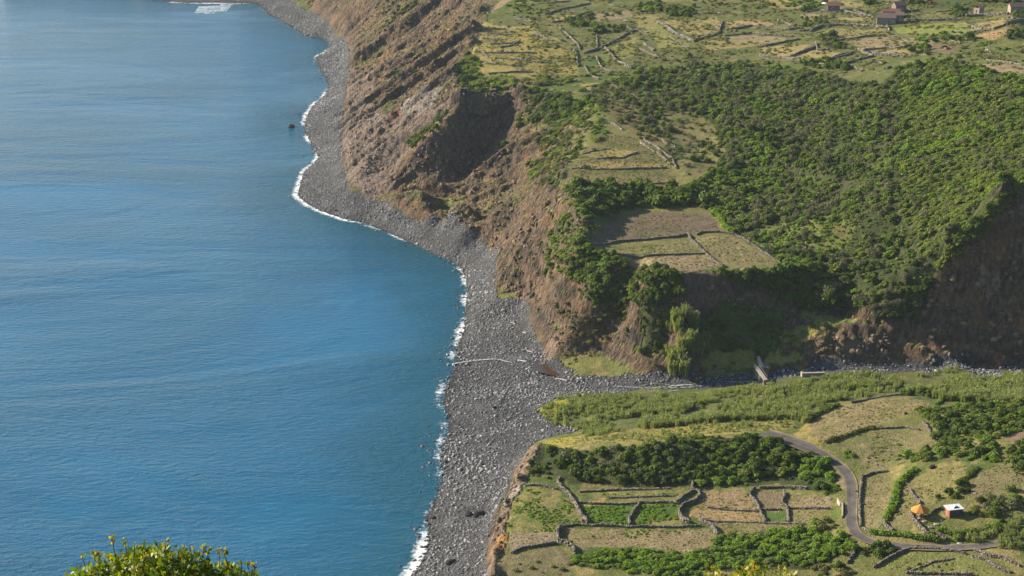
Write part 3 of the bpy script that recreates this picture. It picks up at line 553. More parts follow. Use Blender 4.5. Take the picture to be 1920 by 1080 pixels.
def scatter(name, P, rot, scl, pick, protos):
    """one object whose geometry nodes stand a prototype mesh on each of its points"""
    me = bpy.data.meshes.new(name); me.vertices.add(len(P)); me.vertices.foreach_set('co', np.asarray(P, np.float32).ravel())
    me.attributes.new('rot', 'FLOAT_VECTOR', 'POINT').data.foreach_set('vector', np.asarray(rot, np.float32).ravel())
    me.attributes.new('scl', 'FLOAT_VECTOR', 'POINT').data.foreach_set('vector', np.asarray(scl, np.float32).ravel())
    me.attributes.new('pick', 'INT', 'POINT').data.foreach_set('value', np.asarray(pick, np.int32).ravel())
    o = link(name, me); g = bpy.data.node_groups.new(name, 'GeometryNodeTree'); N = g.nodes; L = g.links
    g.interface.new_socket('Geometry', in_out='INPUT', socket_type='NodeSocketGeometry'); g.interface.new_socket('Geometry', in_out='OUTPUT', socket_type='NodeSocketGeometry')
    gi = N.new('NodeGroupInput'); go = N.new('NodeGroupOutput'); jn = N.new('GeometryNodeJoinGeometry')
    def na(nm, ty):
        a = N.new('GeometryNodeInputNamedAttribute'); a.data_type = ty; a.inputs[0].default_value = nm; return [s for s in a.outputs if s.enabled][0]
    ro, sc_, pk = na('rot', 'FLOAT_VECTOR'), na('scl', 'FLOAT_VECTOR'), na('pick', 'INT')
    for k, pm in enumerate(protos):
        po = bpy.data.objects.new(name + '_pattern', pm); oi = N.new('GeometryNodeObjectInfo'); oi.inputs['Object'].default_value = po
        cp = N.new('FunctionNodeCompare'); cp.data_type = 'INT'; cp.operation = 'EQUAL'; cp.inputs[3].default_value = k; L.new(pk, cp.inputs[2])
        ip = N.new('GeometryNodeInstanceOnPoints'); L.new(gi.outputs[0], ip.inputs['Points']); L.new(cp.outputs[0], ip.inputs['Selection'])
        L.new(oi.outputs['Geometry'], ip.inputs['Instance']); L.new(ro, ip.inputs['Rotation']); L.new(sc_, ip.inputs['Scale']); L.new(ip.outputs[0], jn.inputs[0])
    L.new(jn.outputs[0], go.inputs[0]); md = o.modifiers.new('scatter', 'NODES'); md.node_group = g
    tag(o, kind='stuff'); return o
def fill(P, sp, r, jit=.48, warp=2.0):
    """jittered grid of ground points inside a surveyed outline"""
    P = np.asarray(P); x0, y0 = P.min(0); x1, y1 = P.max(0); X, Y = np.meshgrid(np.arange(x0, x1, sp), np.arange(y0, y1, sp)); X = X + sp*.5*(np.arange(X.shape[0]) % 2)[:, None]
    x = (X + r.uniform(-jit, jit, X.shape)*sp).ravel(); y = (Y + r.uniform(-jit, jit, X.shape)*sp).ravel()
    wx_ = x + warp*(fbm(x, y, 1.0, 3, .12) - .5)*2; k = in_poly(wx_, y, P); return x[k], y[k]
# ---------------------------------------------------------------- beach: cobbles as one mass, the large boulders one by one
r = np.random.default_rng(11)
STM = []
for k in range(6):
    me = stone_geo(40 + k, 1); me.materials.append(ST_SEA); STM.append(me)
x1, y1 = fill(OUT, .78, r, .5, 0); x2, y2 = fill(RIVER, .85, r, .5, 0)
shore_d = lambda x, y: np.concatenate([np.sqrt(((np.c_[x, y][a:a+4000, None] - COd[None, ::3]) ** 2).sum(2)).min(1) for a in range(0, len(x), 4000)])
x = np.r_[x1, x2]; y = np.r_[y1, y2]; k = (y > 372) & (y < 1200); x, y = x[k], y[k]
sd_ = shore_d(x, y); dn_ = fbm(x, y, 2.0, 3, .05)
rad = np.clip(.21 + .38*r.random(len(x))**2.5 + .25*np.exp(-sd_/3.0)*r.random(len(x)) + .22*(r.random(len(x)) > .965) + .25*np.clip(dn_ - .55, 0, 1), .12, .95)
rad = np.clip(rad * .9 * (.72 + .62 * fbm(sd_ * .16, y * .03, 4.0, 2, 1.0)), .14, .95)
kk = r.random(len(x)) < np.clip(.75 + 2.2*(dn_ - .45), .35, 1); x, y, rad = x[kk], y[kk], rad[kk]
# talus below the scree, and a few rocks off the waterline
for s, num, s0, s1 in (('A 445,400 470,300 520,420 480,560 560,760 620,1000 520,1040 430,830', 420, .3, .8), ('A 450,560 690,590 700,830 690,960 560,1000 440,830', 380, .2, .7), ('C 1100,350 1150,405 1240,430 1230,520 1180,480', 70, .3, .8), ('E 850,780 910,690 960,640 1000,600 890,860 850,960', 90, .3, .8)):
    P = xy(s); a, b = fill(P, 1.6, r); q = r.permutation(len(a))[:num]; x = np.r_[x, a[q]]; y = np.r_[y, b[q]]; rad = np.r_[rad, r.uniform(s0, s1, len(q))*.7]
j = r.integers(0, len(COd), 260); x = np.r_[x, COd[j, 0] - np.abs(r.normal(size=260))*2.2]; y = np.r_[y, COd[j, 1] + r.normal(size=260)]; rad = np.r_[rad, r.uniform(.3, .85, 260)]
z = np.maximum(zat(x, y), -.35) + rad*.12
okv = (z > -.3); x, y, z, rad = x[okv], y[okv], z[okv], rad[okv]
order = np.argsort(-rad / np.hypot(y, 180)); big = order[:300]; rest = order[300:]
rot = np.stack([r.normal(size=len(x))*.35, r.normal(size=len(x))*.35, r.uniform(0, 6.28, len(x))], 1)
scatter('cobbles', np.c_[x, y, z][rest], rot[rest], (rad[rest, None]*np.ones(3)), r.integers(0, 6, len(rest)), STM)
BST = []
for k in range(5):
    me = stone_geo(70 + k, 2); me.materials.append(ST_SEA); BST.append(me)
RK_LAB = dict(wash=('grey boulder at the wet edge of the cobble beach', 'boulders along the waterline'), beach=('large grey boulder lying among the beach cobbles', 'boulders on the cobble beach'), foot=('brown grey boulder at the foot of the cliff', 'fallen rocks below the cliffs'), bed=('grey boulder in the stony stream bed', 'boulders in the stream bed'))
sdb = shore_d(x[big], y[big])
for i, d in zip(big, sdb):
    o = link('boulder', BST[i % 5]); o.location = (x[i], y[i], z[i]); o.rotation_euler = rot[i]; o.scale = (rad[i]*1.05,)*3
    key = 'bed' if x[i] > 22 else ('wash' if d < 4 else ('foot' if z[i] > 5.2 else 'beach')); tag(o, RK_LAB[key][0], 'boulder', RK_LAB[key][1])
DKM = []
for k in range(3):
    me = stone_geo(90 + k, 3); me.materials.append(ST_DARK); DKM.append(me)
for s, rx, label in (('E 742,775', 1.15, 'dark rock beside the largest boulder on the lower beach'), ('E 795,778', 1.6, 'largest black boulder in the middle of the lower beach'), ('E 655,1015', 1.35, 'low black boulder alone on the beach near the bottom edge'), ('E 870,240', .7, 'small black rock on the upper cobble beach'),
                     ('A 178,635', 1.6, 'dark rock standing in the water off the far beach'), ('E 562,792', 1.0, 'dark rock on the waterline beside the two black boulders'), ('A 495,628', 1.3, 'dark rock on the cobbles below the pale scree'), ('N 790,468', .35, 'small black rock on the edge of the dirt turning place'),  # last entry: dark object of unknown kind, modelled as a rock
                     ('Z 585,335', .55, 'grey rock on the grassy field below the reeds'), ('Z 775,275', .7, 'grey rock beside the stone bank by the reed field'), ('Z 885,940', .9, 'pale rock in the shade of the bushes above the lane')):
    p = hit(tr(s))[0]; o = link('boulder', DKM[len(label) % 3]); o.location = (p[0], p[1], max(p[2], 0) + rx*.25); o.scale = (rx*1.1, rx, rx*.95); o.rotation_euler = (0, 0, len(label)); tag(o, label, 'boulder')
# ---------------------------------------------------------------- shrubs and trees
VAR = {}
for c, kw in dict(g=dict(nl=10, per=50, size=.16, spread=.72, lobe=(.22, .5)), b=dict(nl=10, per=50, size=.155, flat=.75, spread=.7, lobe=(.2, .46)), y=dict(nl=6, per=46, size=.13, lobe=(.36, .6)), w=dict(nl=9, per=48, size=.155, flat=.8, spread=.72, lobe=(.2, .48)), o=dict(nl=5, per=34, size=.2, flat=.7)).items():
    VAR[c] = [crown_mesh('foliage', LM[c], seed=100*ord(c) + k, **kw) for k in range(3)]
STEMS = [stem_mesh(k) for k in range(3)]
PX = 1.0
ZONES = [  # outline, kinds, spacing, radius range, keep, zone
 (WOOD, 'ggwggbyyyb', 1.55, (.6, 1.6), .97, 'wood'),
 ('B 1320,330 1500,310 1919,400 1919,890 D 1850,150 1640,340 1520,430 1480,560 1400,500 1300,200 B 1300,700', 'wwwwgb', 1.6, (.7, 1.4), .97, 'ridge'),
 ('D 480,370 640,330 1000,260 1080,330 1050,420 930,480 800,500 700,500 560,420', 'obbo', 2.2, (.6, 1.1), .75, 'clearing'),
 ('B 0,550 250,560 370,620 430,780 280,900 200,830 60,700 0,650', 'goyog', 2.6, (.5, 1.3), .8, 'clearing'),
 ('V 0,0 700,0 800,80 700,200 640,350 560,540 400,720 330,830 300,1040 0,1060', 'gwoyb', 2.5, (.8, 1.7), .72, 'seaslope'),
 ('A 1300,500 1480,420 1740,440 1720,560 1680,700 1560,820 1400,900 1300,800 1220,740 1320,640', 'gwoy', 3.0, (.9, 1.8), .55, 'seaslope'),
 ('I 1130,150 1210,150 1230,200 1262,250 1215,265 1150,225 1120,200', 'goyg', 2.2, (.6, 1.5), .8, 'clearing'),
 ('U 600,720 1000,690 1150,700 1250,760 1500,760 1300,900 1340,1000 1250,1079 700,1079 620,850', 'gwyogw', 2.3, (.8, 1.7), .8, 'seaslope'),
 ('A 1000,400 1060,310 1110,290 1120,380 1290,400 1300,425 1040,445', 'gbw', 2.4, (.9, 1.6), .9, 'lip'), ('A 745,740 880,580 980,530 990,560 880,690 760,760', 'gg', 2.4, (1.0, 1.8), .8, 'spur'),
 ('C 1530,150 1600,120 1700,320 1640,400 1720,460 1850,510 1919,520 1919,740 1850,790 1740,790 1600,610 1470,480 1450,400 1540,260', 'gwgwb', 1.7, (.6, 1.3), .9, 'brow'), ('C 1640,330 1500,300 1400,520 1480,620 1580,600', 'gwo', 2.6, (.8, 1.5), .7, 'brow'),
 ('C 1400,540 1500,560 1640,650 1700,720 1650,860 1560,780 1440,640', 'og', 3.2, (.6, 1.3), .5, 'brow'), ('V 750,60 800,90 790,330 850,440 680,520 640,480 700,220', 'wb', 1.9, (.7, 1.3), .95, 'crest'),
 ('D 0,150 150,150 300,140 370,250 280,245 0,235', 'gg', 2.6, (1.7, 2.7), 1, 'bank'), ('C 1600,130 1919,140 1919,235 1850,260 1640,250', 'gg', 2.8, (2.0, 3.0), 1, 'bank'), ('D 270,110 320,100 400,240 480,340 470,370 420,330 330,240', 'bbw', 2.0, (.9, 1.5), 1, 'bank'),
 ('D 0,545 200,555 210,650 190,720 0,720', 'gg', 2.2, (1.0, 1.7), .95, 'front'), ('D 370,550 700,550 800,540 850,660 1000,740 900,760 740,740 620,650 480,620', 'gggb', 2.4, (1.1, 1.9), .95, 'front'),
 ('D 650,850 830,820 850,880 780,950 680,930', 'bw', 2.0, (.7, 1.3), .9, 'valley'), ('D 850,810 960,790 940,850 860,860', 'g', 2.2, (1.1, 1.6), 1, 'valley'), ('D 820,880 1050,900 1230,960 1100,990 830,970', 'yyo', 2.2, (.7, 1.3), .8, 'valley'), ('D 1080,790 1180,800 1230,930 1160,920', 'wo', 2.2, (.6, 1.1), .7, 'valley'),
 ('D 300,1000 360,950 520,960 500,1040 300,1050', 'obo', 1.8, (.5, .9), .7, 'valley'), ('D 640,980 800,970 800,1000 660,1030', 'bo', 1.8, (.5, .9), .7, 'valley'), ('D 60,1000 130,960 150,1040 40,1060', 'gy', 2.0, (.7, 1.1), .7, 'valley'),
 ('F 0,445 250,388 560,378 700,415 800,455 800,560 640,590 420,600 120,620 0,620', 'gggwgb', 1.6, (.7, 1.6), .95, 'dark'), ('E 1100,440 1350,455 1640,430 1900,410 1900,620 1640,620 1250,600 1150,520', 'gggyw', 1.6, (.7, 1.6), .9, 'dark'),
 ('F 260,570 350,550 500,520 600,560 600,630 420,625 280,630', 'b', 1.7, (.8, 1.4), .9, 'dark'), ('F 800,470 920,515 980,590 1010,660 950,680 860,650 800,620', 'bbg', 1.8, (.9, 1.5), .95, 'dark'), ('E 1040,520 1130,500 1160,600 1050,600', 'go', 1.9, (.7, 1.2), .8, 'dark'),
 ('E 1265,990 1400,945 1700,945 1919,990 1919,1079 1700,1079 1260,1020', 'bbbb', 1.5, (.8, 1.35), 1, 'near'), ('F 0,965 200,990 370,935 400,885 600,865 830,840 1000,880 1080,915 1050,960 900,1025 700,1030 0,1060', 'bbbbw', 1.5, (.8, 1.4), 1, 'near'),
 ('F 830,800 980,790 1010,830 900,850 830,840', 'ob', 1.8, (.7, 1.2), .8, 'near'), ('F 820,1030 1000,1010 1090,1050 1070,1079 820,1079', 'oog', 1.8, (.8, 1.3), .9, 'near'), ('E 880,1000 1100,990 1250,1020 1250,1079 880,1079', 'o', 2.4, (.5, .9), .5, 'near'),
 ('F 1400,250 1520,240 1650,220 1900,220 1919,340 1800,400 1780,470 1660,500 1480,510 1300,500 1310,470 1470,440 1490,340 1410,300', 'gbbgw', 1.6, (.7, 1.5), .97, 'knoll'), ('F 1280,380 1340,395 1310,470 1260,475', 'o', 2.0, (.5, 1.0), .6, 'knoll'),
 ('F 1845,470 1919,420 1919,560 1860,550', 'g', 2.6, (1.7, 2.6), 1, 'knoll'), ('F 1630,480 1750,440 1820,470 1780,500 1660,540', 'gb', 2.1, (1.0, 1.6), 1, 'knoll'), ('F 1490,690 1570,620 1640,590 1670,610 1640,680 1540,720', 'g', 2.0, (1.0, 1.6), 1, 'yard'),
 ('F 1640,720 1700,690 1900,640 1919,720 1740,800 1640,770', 'ggyb', 2.1, (1.0, 1.7), .97, 'yard'), ('F 1580,865 1700,835 1900,780 1919,800 1750,880 1600,915', 'bg', 1.9, (.9, 1.4), 1, 'yard'), ('F 1490,850 1550,850 1550,885 1500,880', 'b', 1.6, (.9, 1.3), 1, 'yard'),
 ('F 1075,940 1180,920 1300,940 1280,970 1090,985', 'g', 1.9, (.9, 1.5), 1, 'lane'), ('F 1040,460 1080,470 1090,510 1050,500', 'b', 1.8, (.7, 1.0), 1, 'lane'), ('F 990,440 1050,440 1080,480 1040,490', 'bo', 1.8, (.7, 1.1), 1, 'lane'), ('F 600,150 900,190 880,240 700,250', 'gw', 3.5, (.7, 1.2), .25, 'reedbush'), ('F 1000,120 1060,170 1090,170 1030,110', 'g', 2.0, (.9, 1.4), .9, 'reedbush'),
 ('F 1300,160 1460,140 1470,190 1330,190', 'go', 2.4, (.9, 1.3), .8, 'reedbush'), ('E 1300,215 1600,205 1900,210 1900,250 1400,260', 'g', 2.8, (.7, 1.2), .5, 'reedbush'),
 ('U 500,30 800,20 900,130 700,190 520,130', 'gob', 3.2, (.8, 1.5), .6, 'farm'), ('U 1080,180 1300,130 1330,150 1310,240 1100,250', 'g', 2.6, (1.2, 1.9), .9, 'farm'), ('U 1250,250 1600,220 1600,290 1280,315', 'gg', 2.8, (1.2, 2.0), .9, 'farm'), ('U 1320,120 1650,90 1700,40 1750,60 1700,110 1400,160', 'go', 2.8, (.8, 1.4), .6, 'farm'), ('B 100,50 300,30 270,90 150,80', 'g', 2.6, (1.2, 1.9), .85, 'farm'),
 ('J 0,270 300,240 500,260 420,340 150,420 0,450', 'og', 2.6, (.8, 1.4), .7, 'farm'), ('J 270,560 470,510 600,640 720,680 700,740 500,740 250,660', 'gyg', 2.3, (1.0, 1.7), .9, 'farm'), ('J 1700,560 1919,540 1919,900 1700,780', 'gbg', 2.6, (1.0, 1.7), .85, 'farm'), ('J 0,900 170,900 650,960 780,1040 500,1060 0,1000', 'ggb', 2.6, (1.1, 1.8), .9, 'farm'),
 ('K 0,750 350,620 400,750 900,740 1000,760 850,850 380,810 0,860', 'gb', 2.4, (1.1, 1.8), .9, 'farm'), ('K 1000,850 1340,850 1300,960 1050,950', 'gb', 2.6, (1.0, 1.6), .8, 'farm'), ('K 1500,760 1919,580 1919,730 1500,840', 'gw', 2.6, (1.0, 1.6), .9, 'farm'), ('K 460,140 680,150 690,340 470,320', 'g', 2.4, (1.3, 2.1), 1, 'farm'), ('K 1700,230 1919,220 1919,330 1720,370', 'gb', 2.6, (1.0, 1.6), .9, 'farm'),
 ('K 900,0 1919,0 1919,90 1600,70 900,40', 'gg', 3.0, (1.4, 2.2), .9, 'farm'), ('J 1480,0 1919,0 1919,80 1700,60 1560,50', 'g', 2.8, (1.4, 2.2), .95, 'farm'), ('J 960,0 1200,0 1180,50 980,80', 'gb', 2.8, (1.1, 1.8), .9, 'farm'), ('J 0,60 420,10 420,70 160,140 0,170', 'gb', 2.6, (1.0, 1.7), .85, 'farm'), ('B 240,0 600,0 700,30 500,50 420,40', 'gbo', 3.0, (1.0, 1.7), .7, 'farm'), ('B 690,0 860,0 900,40 780,70', 'bg', 2.8, (1.0, 1.6), .7, 'farm'), ('U 560,0 1500,0 1480,20 600,20', 'go', 3.2, (.8, 1.5), .6, 'farm'), ('U 1600,60 1919,0 1919,110 1750,120', 'gbo', 2.8, (1.0, 1.6), .75, 'farm'),
 ('J 1060,190 1200,170 1220,220 1080,230', 'bg', 2.2, (.9, 1.4), .9, 'farm'), ('B 0,250 500,280 800,330 500,330 0,370', 'go', 4.0, (.7, 1.3), .35, 'farm'), ('U 420,180 720,160 1000,330 1130,440 1150,680 700,690 640,520 300,450', 'ogo', 3.4, (.45, .9), .45, 'farm'), ('B 1500,230 1919,240 1919,330 1600,310', 'gob', 3.4, (.7, 1.3), .5, 'farm'), ('U 30,650 100,520 200,480 290,560 270,690 100,720', 'gw', 2.4, (1.0, 1.7), .9, 'lip'), ('U 1200,690 1500,650 1919,600 1919,760 1400,760', 'gwb', 2.6, (.8, 1.5), .7, 'wood'),
 ('A 560,0 830,0 780,110 640,140 660,60', 'wog', 4.0, (.7, 1.4), .3, 'cliff'), ('A 560,330 800,310 980,260 900,380 640,470', 'o', 4.0, (.5, 1.0), .25, 'cliff'),
]
ZL = dict(wood=('dark green shrub in the dense wood on the slope above the terrace', 'shrubs of the wooded slope'), ridge=('windswept pale green shrub on the slope beside the shaded ravine', 'windswept shrubs of the right hand slope'), clearing=('low shrub in the open clearing between wood and terrace', 'shrubs of the clearing'),
  seaslope=('shrub clinging to the steep seaward slope left of the terrace', 'shrubs on the seaward slope'), lip=('shrub on the rim above the dark hollow in the cliff', 'shrubs above the hollow'), spur=('dark shrub on the rocky spur left of the hollow', 'shrubs on the rocky spur'), brow=('shrub on the green brow between terrace and sea cliff', 'shrubs on the brow of the terrace'),
  crest=('bright green shrub at the pointed top of the terrace', 'shrubs on the crest of the terrace'), bank=('shrub on the shaded bank between the terrace steps', 'shrubs of the terrace bank'), front=('dark shrub hanging below the front rim of the terrace', 'shrubs on the terrace front'), valley=('shrub on the rough ground beside the stream footbridge', 'shrubs near the stream'),
  dark=('shrub on the dark bank behind the small walled fields', 'shrubs of the dark bank'), near=('bright leafy shrub in the thicket below the walled fields', 'shrubs of the lower thicket'), knoll=('shrub on the bushy knoll above the hut', 'shrubs of the knoll'), yard=('shrub around the white roofed hut', 'shrubs round the hut'),
  lane=('shrub beside the bend of the lane', 'shrubs along the lane'), reedbush=('dark shrub standing among the pale reeds', 'shrubs in the reed bed'), farm=('shrub between the walled fields of the upper farmland', 'shrubs of the upper farmland'), cliff=('small shrub on the high brown cliff', 'shrubs on the high cliff'))
def fill_view(s, num, rg):
    """points spread over a steep face as it is seen, so that cliffs get their share"""
    P = np.array([q[:2] for q in tr(s)]); lo, hi = P.min(0), P.max(0); out = []
    while len(out) < num:
        q = rg.uniform(lo, hi, (400, 2)); k = in_poly(q[:, 0], q[:, 1], P); out += list(q[k])
    h = hit(out[:num]); return h[:, 0], h[:, 1]
FACES = [('D 1480,560 1560,400 1720,270 1900,70 1919,60 1919,140 1760,330 1600,480', 150, 'wgw', (.8, 1.6), 'ridge'), ('C 1420,420 1560,260 1720,460 1900,525 1919,740 1750,800 1640,640 1500,520', 380, 'gwgwb', (.6, 1.2), 'brow'), ('V 20,20 690,10 640,330 400,700 300,1000 60,1040', 190, 'gwoyb', (.7, 1.5), 'seaslope'), ('D 380,560 800,550 860,670 1000,740 760,740 520,640', 130, 'gggb', (.9, 1.6), 'front'), ('C 1480,690 1760,780 1900,800 1800,960 1600,960', 70, 'oogo', (.4, 1.0), 'brow'),
         ('D 0,550 200,560 205,720 0,720', 70, 'gg', (.9, 1.5), 'front'), ('D 230,760 400,720 640,750 740,830 640,960 330,960', 150, 'gogo', (.35, .9), 'front'), ('D 0,730 180,730 140,820 90,960 0,990', 60, 'ogg', (.4, .9), 'front'), ('D 1080,700 1400,640 1480,560 1420,700 1390,780 1200,790', 80, 'gyg', (.8, 1.5), 'ridge'), ('A 560,0 830,0 780,110 640,150', 60, 'wog', (.6, 1.3), 'cliff'), ('A 700,330 1000,160 900,330 640,450', 50, 'oow', (.4, .9), 'cliff')]
CRAG = []
for k in range(5):
    me = stone_geo(60 + k, 1); me.materials.append(ST_BROWN); CRAG.append(me)
CP_, CS_ = [], []
for s, num, a0, a1 in (('A 460,330 560,30 900,0 1150,60 1050,300 980,480 700,600 620,900 480,900', 480, .35, 1.3), ('A 690,960 790,760 980,560 1060,860 1280,600 1320,620 1250,800 C 1350,180 1450,420 1380,700 1200,640 1180,400 960,290 700,240', 560, .35, 1.3), ('C 1230,640 1420,560 1600,820 1640,980 1500,960 1380,720', 120, .3, 1.0),
                       ('D 1420,720 1540,470 1900,110 1919,120 1919,980 1400,980', 260, .3, 1.3), ('D 830,890 1080,880 1240,860 1290,990 850,980', 120, .4, 1.4), ('D 220,570 400,600 640,700 560,760 380,700 240,740', 60, .3, .9), ('E 1070,425 1010,560 940,760 930,880 870,1000 850,960 900,780 980,560', 110, .25, .8), ('A 1040,450 1280,440 1240,600 1060,860 1000,800', 110, .4, 1.4)):
    a, b = fill_view(s, num, r); CP_.append(np.c_[a, b, zat(a, b) - .1]); w = a0 + (a1 - a0)*r.random(num)**2.2; CS_.append(np.c_[w*r.uniform(.7, 1.2, num), w*r.uniform(.7, 1.2, num), w*r.uniform(.8, 1.9, num)])
CP_ = np.concatenate(CP_); CS_ = np.concatenate(CS_); nn_ = len(CP_)
scatter('cliff_rubble', CP_, np.c_[r.normal(size=nn_)*.25, r.normal(size=nn_)*.25, r.uniform(0, 6.28, nn_)], CS_, r.integers(0, 5, nn_), CRAG)
KEEPOUT = [(1790, 962, 34), (1727, 968, 34)]
SH = []
for s, kinds, sp, (r0, r1), keep_, zone in ZONES + [(s_, k_, -n_, rg_, 1.0, z_) for s_, n_, k_, rg_, z_ in FACES]:
    a, b = fill(xy(s), sp, r) if sp > 0 else fill_view(s, -sp, r); k = r.random(len(a)) < keep_
    if zone in ('wood', 'ridge') and sp > 0: k &= fbm(a, b, 31.0, 3, .085) > .37
    if sp > 0 and zone in ('seaslope', 'clearing', 'cliff'): k &= fbm(a, b, 5.0, 3, .12) > dict(seaslope=.42, clearing=.33, cliff=.5)[zone]
    a, b = a[k], b[k]; cl = fbm(a, b, 8.0, 3, .05) + r.normal(size=len(a))*.07
    ks = np.clip(((cl - .3) / .4 * len(kinds)).astype(int), 0, len(kinds) - 1); order_ = r.permutation(len(kinds)) if zone not in ('ridge',) else np.arange(len(kinds))
    z = zat(a, b); R_ = (r0*.75 + (r1*1.12 - r0*.75)*r.random(len(a))**1.5)*(.72 + .56*fbm(a, b, 18.0, 2, .09))
    qx, qy = proj(a, b, z); ok = (b > 366)
    for (kx, ky, kr) in KEEPOUT: ok &= (np.hypot(qx - kx, (qy - ky)*1.3) > kr)
    if zone == 'wood' and sp > 0: ok &= ~((qx > 1600) & (r.random(len(a)) < np.clip((qx - 1600)/160, 0, .75)))
    for i in np.nonzero(ok)[0]: SH.append((a[i], b[i], z[i], R_[i], kinds[order_[ks[i]]], zone))
# the 300 shrubs that show largest are things of their own; the rest of the growth is one mass
SH.sort(key=lambda q: -q[3] / math.hypot(q[1], 180) * (1.0 if q[5] != 'wood' else .9))
def pose(q, rr):
    k = q[4]; wind = q[5] in ('ridge', 'seaslope', 'crest') or k == 'w'
    if wind: return (rr.normal()*.12, -.30 + rr.normal()*.1, rr.normal()*.25 + .15), (q[3]*1.35, q[3]*.95, q[3]*rr.uniform(.8, 1.05))
    return (rr.normal()*.1, rr.normal()*.1, rr.uniform(0, 6.28)), (q[3]*rr.uniform(.9, 1.15), q[3]*rr.uniform(.9, 1.15), q[3]*rr.uniform(.85, 1.35 if k in 'gy' else 1.05))
rr = np.random.default_rng(21)
KINDN = dict(g='evergreen', b='bright', y='grey', w='windswept', o='olive')
COLN = dict(g='dark green', b='bright green', y='grey twiggy', w='pale windswept', o='olive brown')
FOLM = {}
for c in VAR: FOLM[c] = VAR[c]
proto = {}
for i, q in enumerate(SH[:300]):
    c = q[4]; v = i % 3
    if (c, v) not in proto:
        e = empty('shrub', (0, 0, 0)); f = link('foliage', FOLM[c][v], e); s = link('stem', STEMS[v], e); proto[(c, v)] = (e, f, s); new = True
    else:
        e0, f0, s0 = proto[(c, v)]; e = e0.copy(); COL.objects.link(e)
        for ch in (f0, s0): d = ch.copy(); COL.objects.link(d); d.parent = e
    e.location = (q[0], q[1], q[2] - .1); e.rotation_euler, e.scale = pose(q, rr)
    base, grp = ZL[q[5]]
    lab = COLN[c] + ' shrub ' + base.split('shrub ')[-1]
    tag(e, lab, 'shrub', COLN[c] + ' ' + grp)
# ---------------------------------------------------------------- reeds and canes
CM = [cane_mesh(300 + k) for k in range(4)]
RP, RS = [], []
for s, sp, h0, h1, keep_ in (('E 1100,245 1200,188 1900,178 1919,300 1620,335 1330,395 1300,350 1130,300', 1.15, 1.0, 2.0, .9), ('F 0,192 300,178 540,138 640,160 900,104 1050,84 1300,90 1300,170 1050,200 900,250 830,320 740,300 400,310 0,345', 1.1, 1.1, 2.5, .93),
                      ('F 1300,170 1600,95 1919,95 1919,220 1650,215 1480,200', 1.25, 1.8, 3.2, .95), ('F 1370,75 1560,35 1620,60 1400,95', 1.5, 1.0, 1.8, .8), ('F 1620,85 1919,45 1919,90', 2.2, .9, 1.6, .5), ('E 1330,405 1900,330 F 400,315 740,305 780,335 560,360 250,380 0,435 E 1400,400', 1.5, .7, 1.5, .55),
                      ('F 1560,880 1700,850 1919,790 1919,850 1720,910 1600,915', 1.2, 1.4, 2.4, .95), ('F 1790,905 1850,872 1919,872 1919,945 1800,945', 1.0, 1.5, 2.4, 1), ('C 1480,0 1490,0 1490,5 1480,5', 1, 1, 1, 0), ('U 190,780 290,720 450,690 590,710 580,760 400,740 230,790', 1.2, 1.5, 2.4, 1), ('V 650,440 700,340 790,330 850,440 740,520 660,520', 1.1, 1.2, 2.2, 1),
                      ('E 1570,120 1900,95 F 400,105 540,100 560,125 0,140', 3.2, .8, 1.4, .4), ('D 205,760 250,800 290,860 240,890 330,930 300,980 230,1000 250,1079 160,1079 110,970 190,920 140,830', 1.3, 2.6, 5.4, 1)):
    a, b = fill(xy(s), sp, r, .5, 1.0); k = r.random(len(a)) < keep_; a, b = a[k], b[k]
    if h0 > 2.5: a, b = fill_view(s, 85, r)
    if len(a) == 0: continue
    h = (h0 + (h1 - h0)*np.clip((fbm(a, b, 6.0, 3, .13) - .3)*2.2, 0, 1.1)) * r.uniform(.65, 1.3, len(a)); gap = fbm(a, b, 12.0, 3, .14) < .62
    RP.append(np.c_[a, b, zat(a, b) - .1][gap]); RS.append(np.c_[h*.62 + .35, h*.62 + .35, h][gap])
RP = np.concatenate(RP); RS = np.concatenate(RS); nr = len(RP)
scatter('reeds', RP, np.c_[r.normal(size=nr)*.05, r.normal(size=nr)*.05, r.uniform(0, 6.28, nr)], RS, r.integers(0, 4, nr), CM)
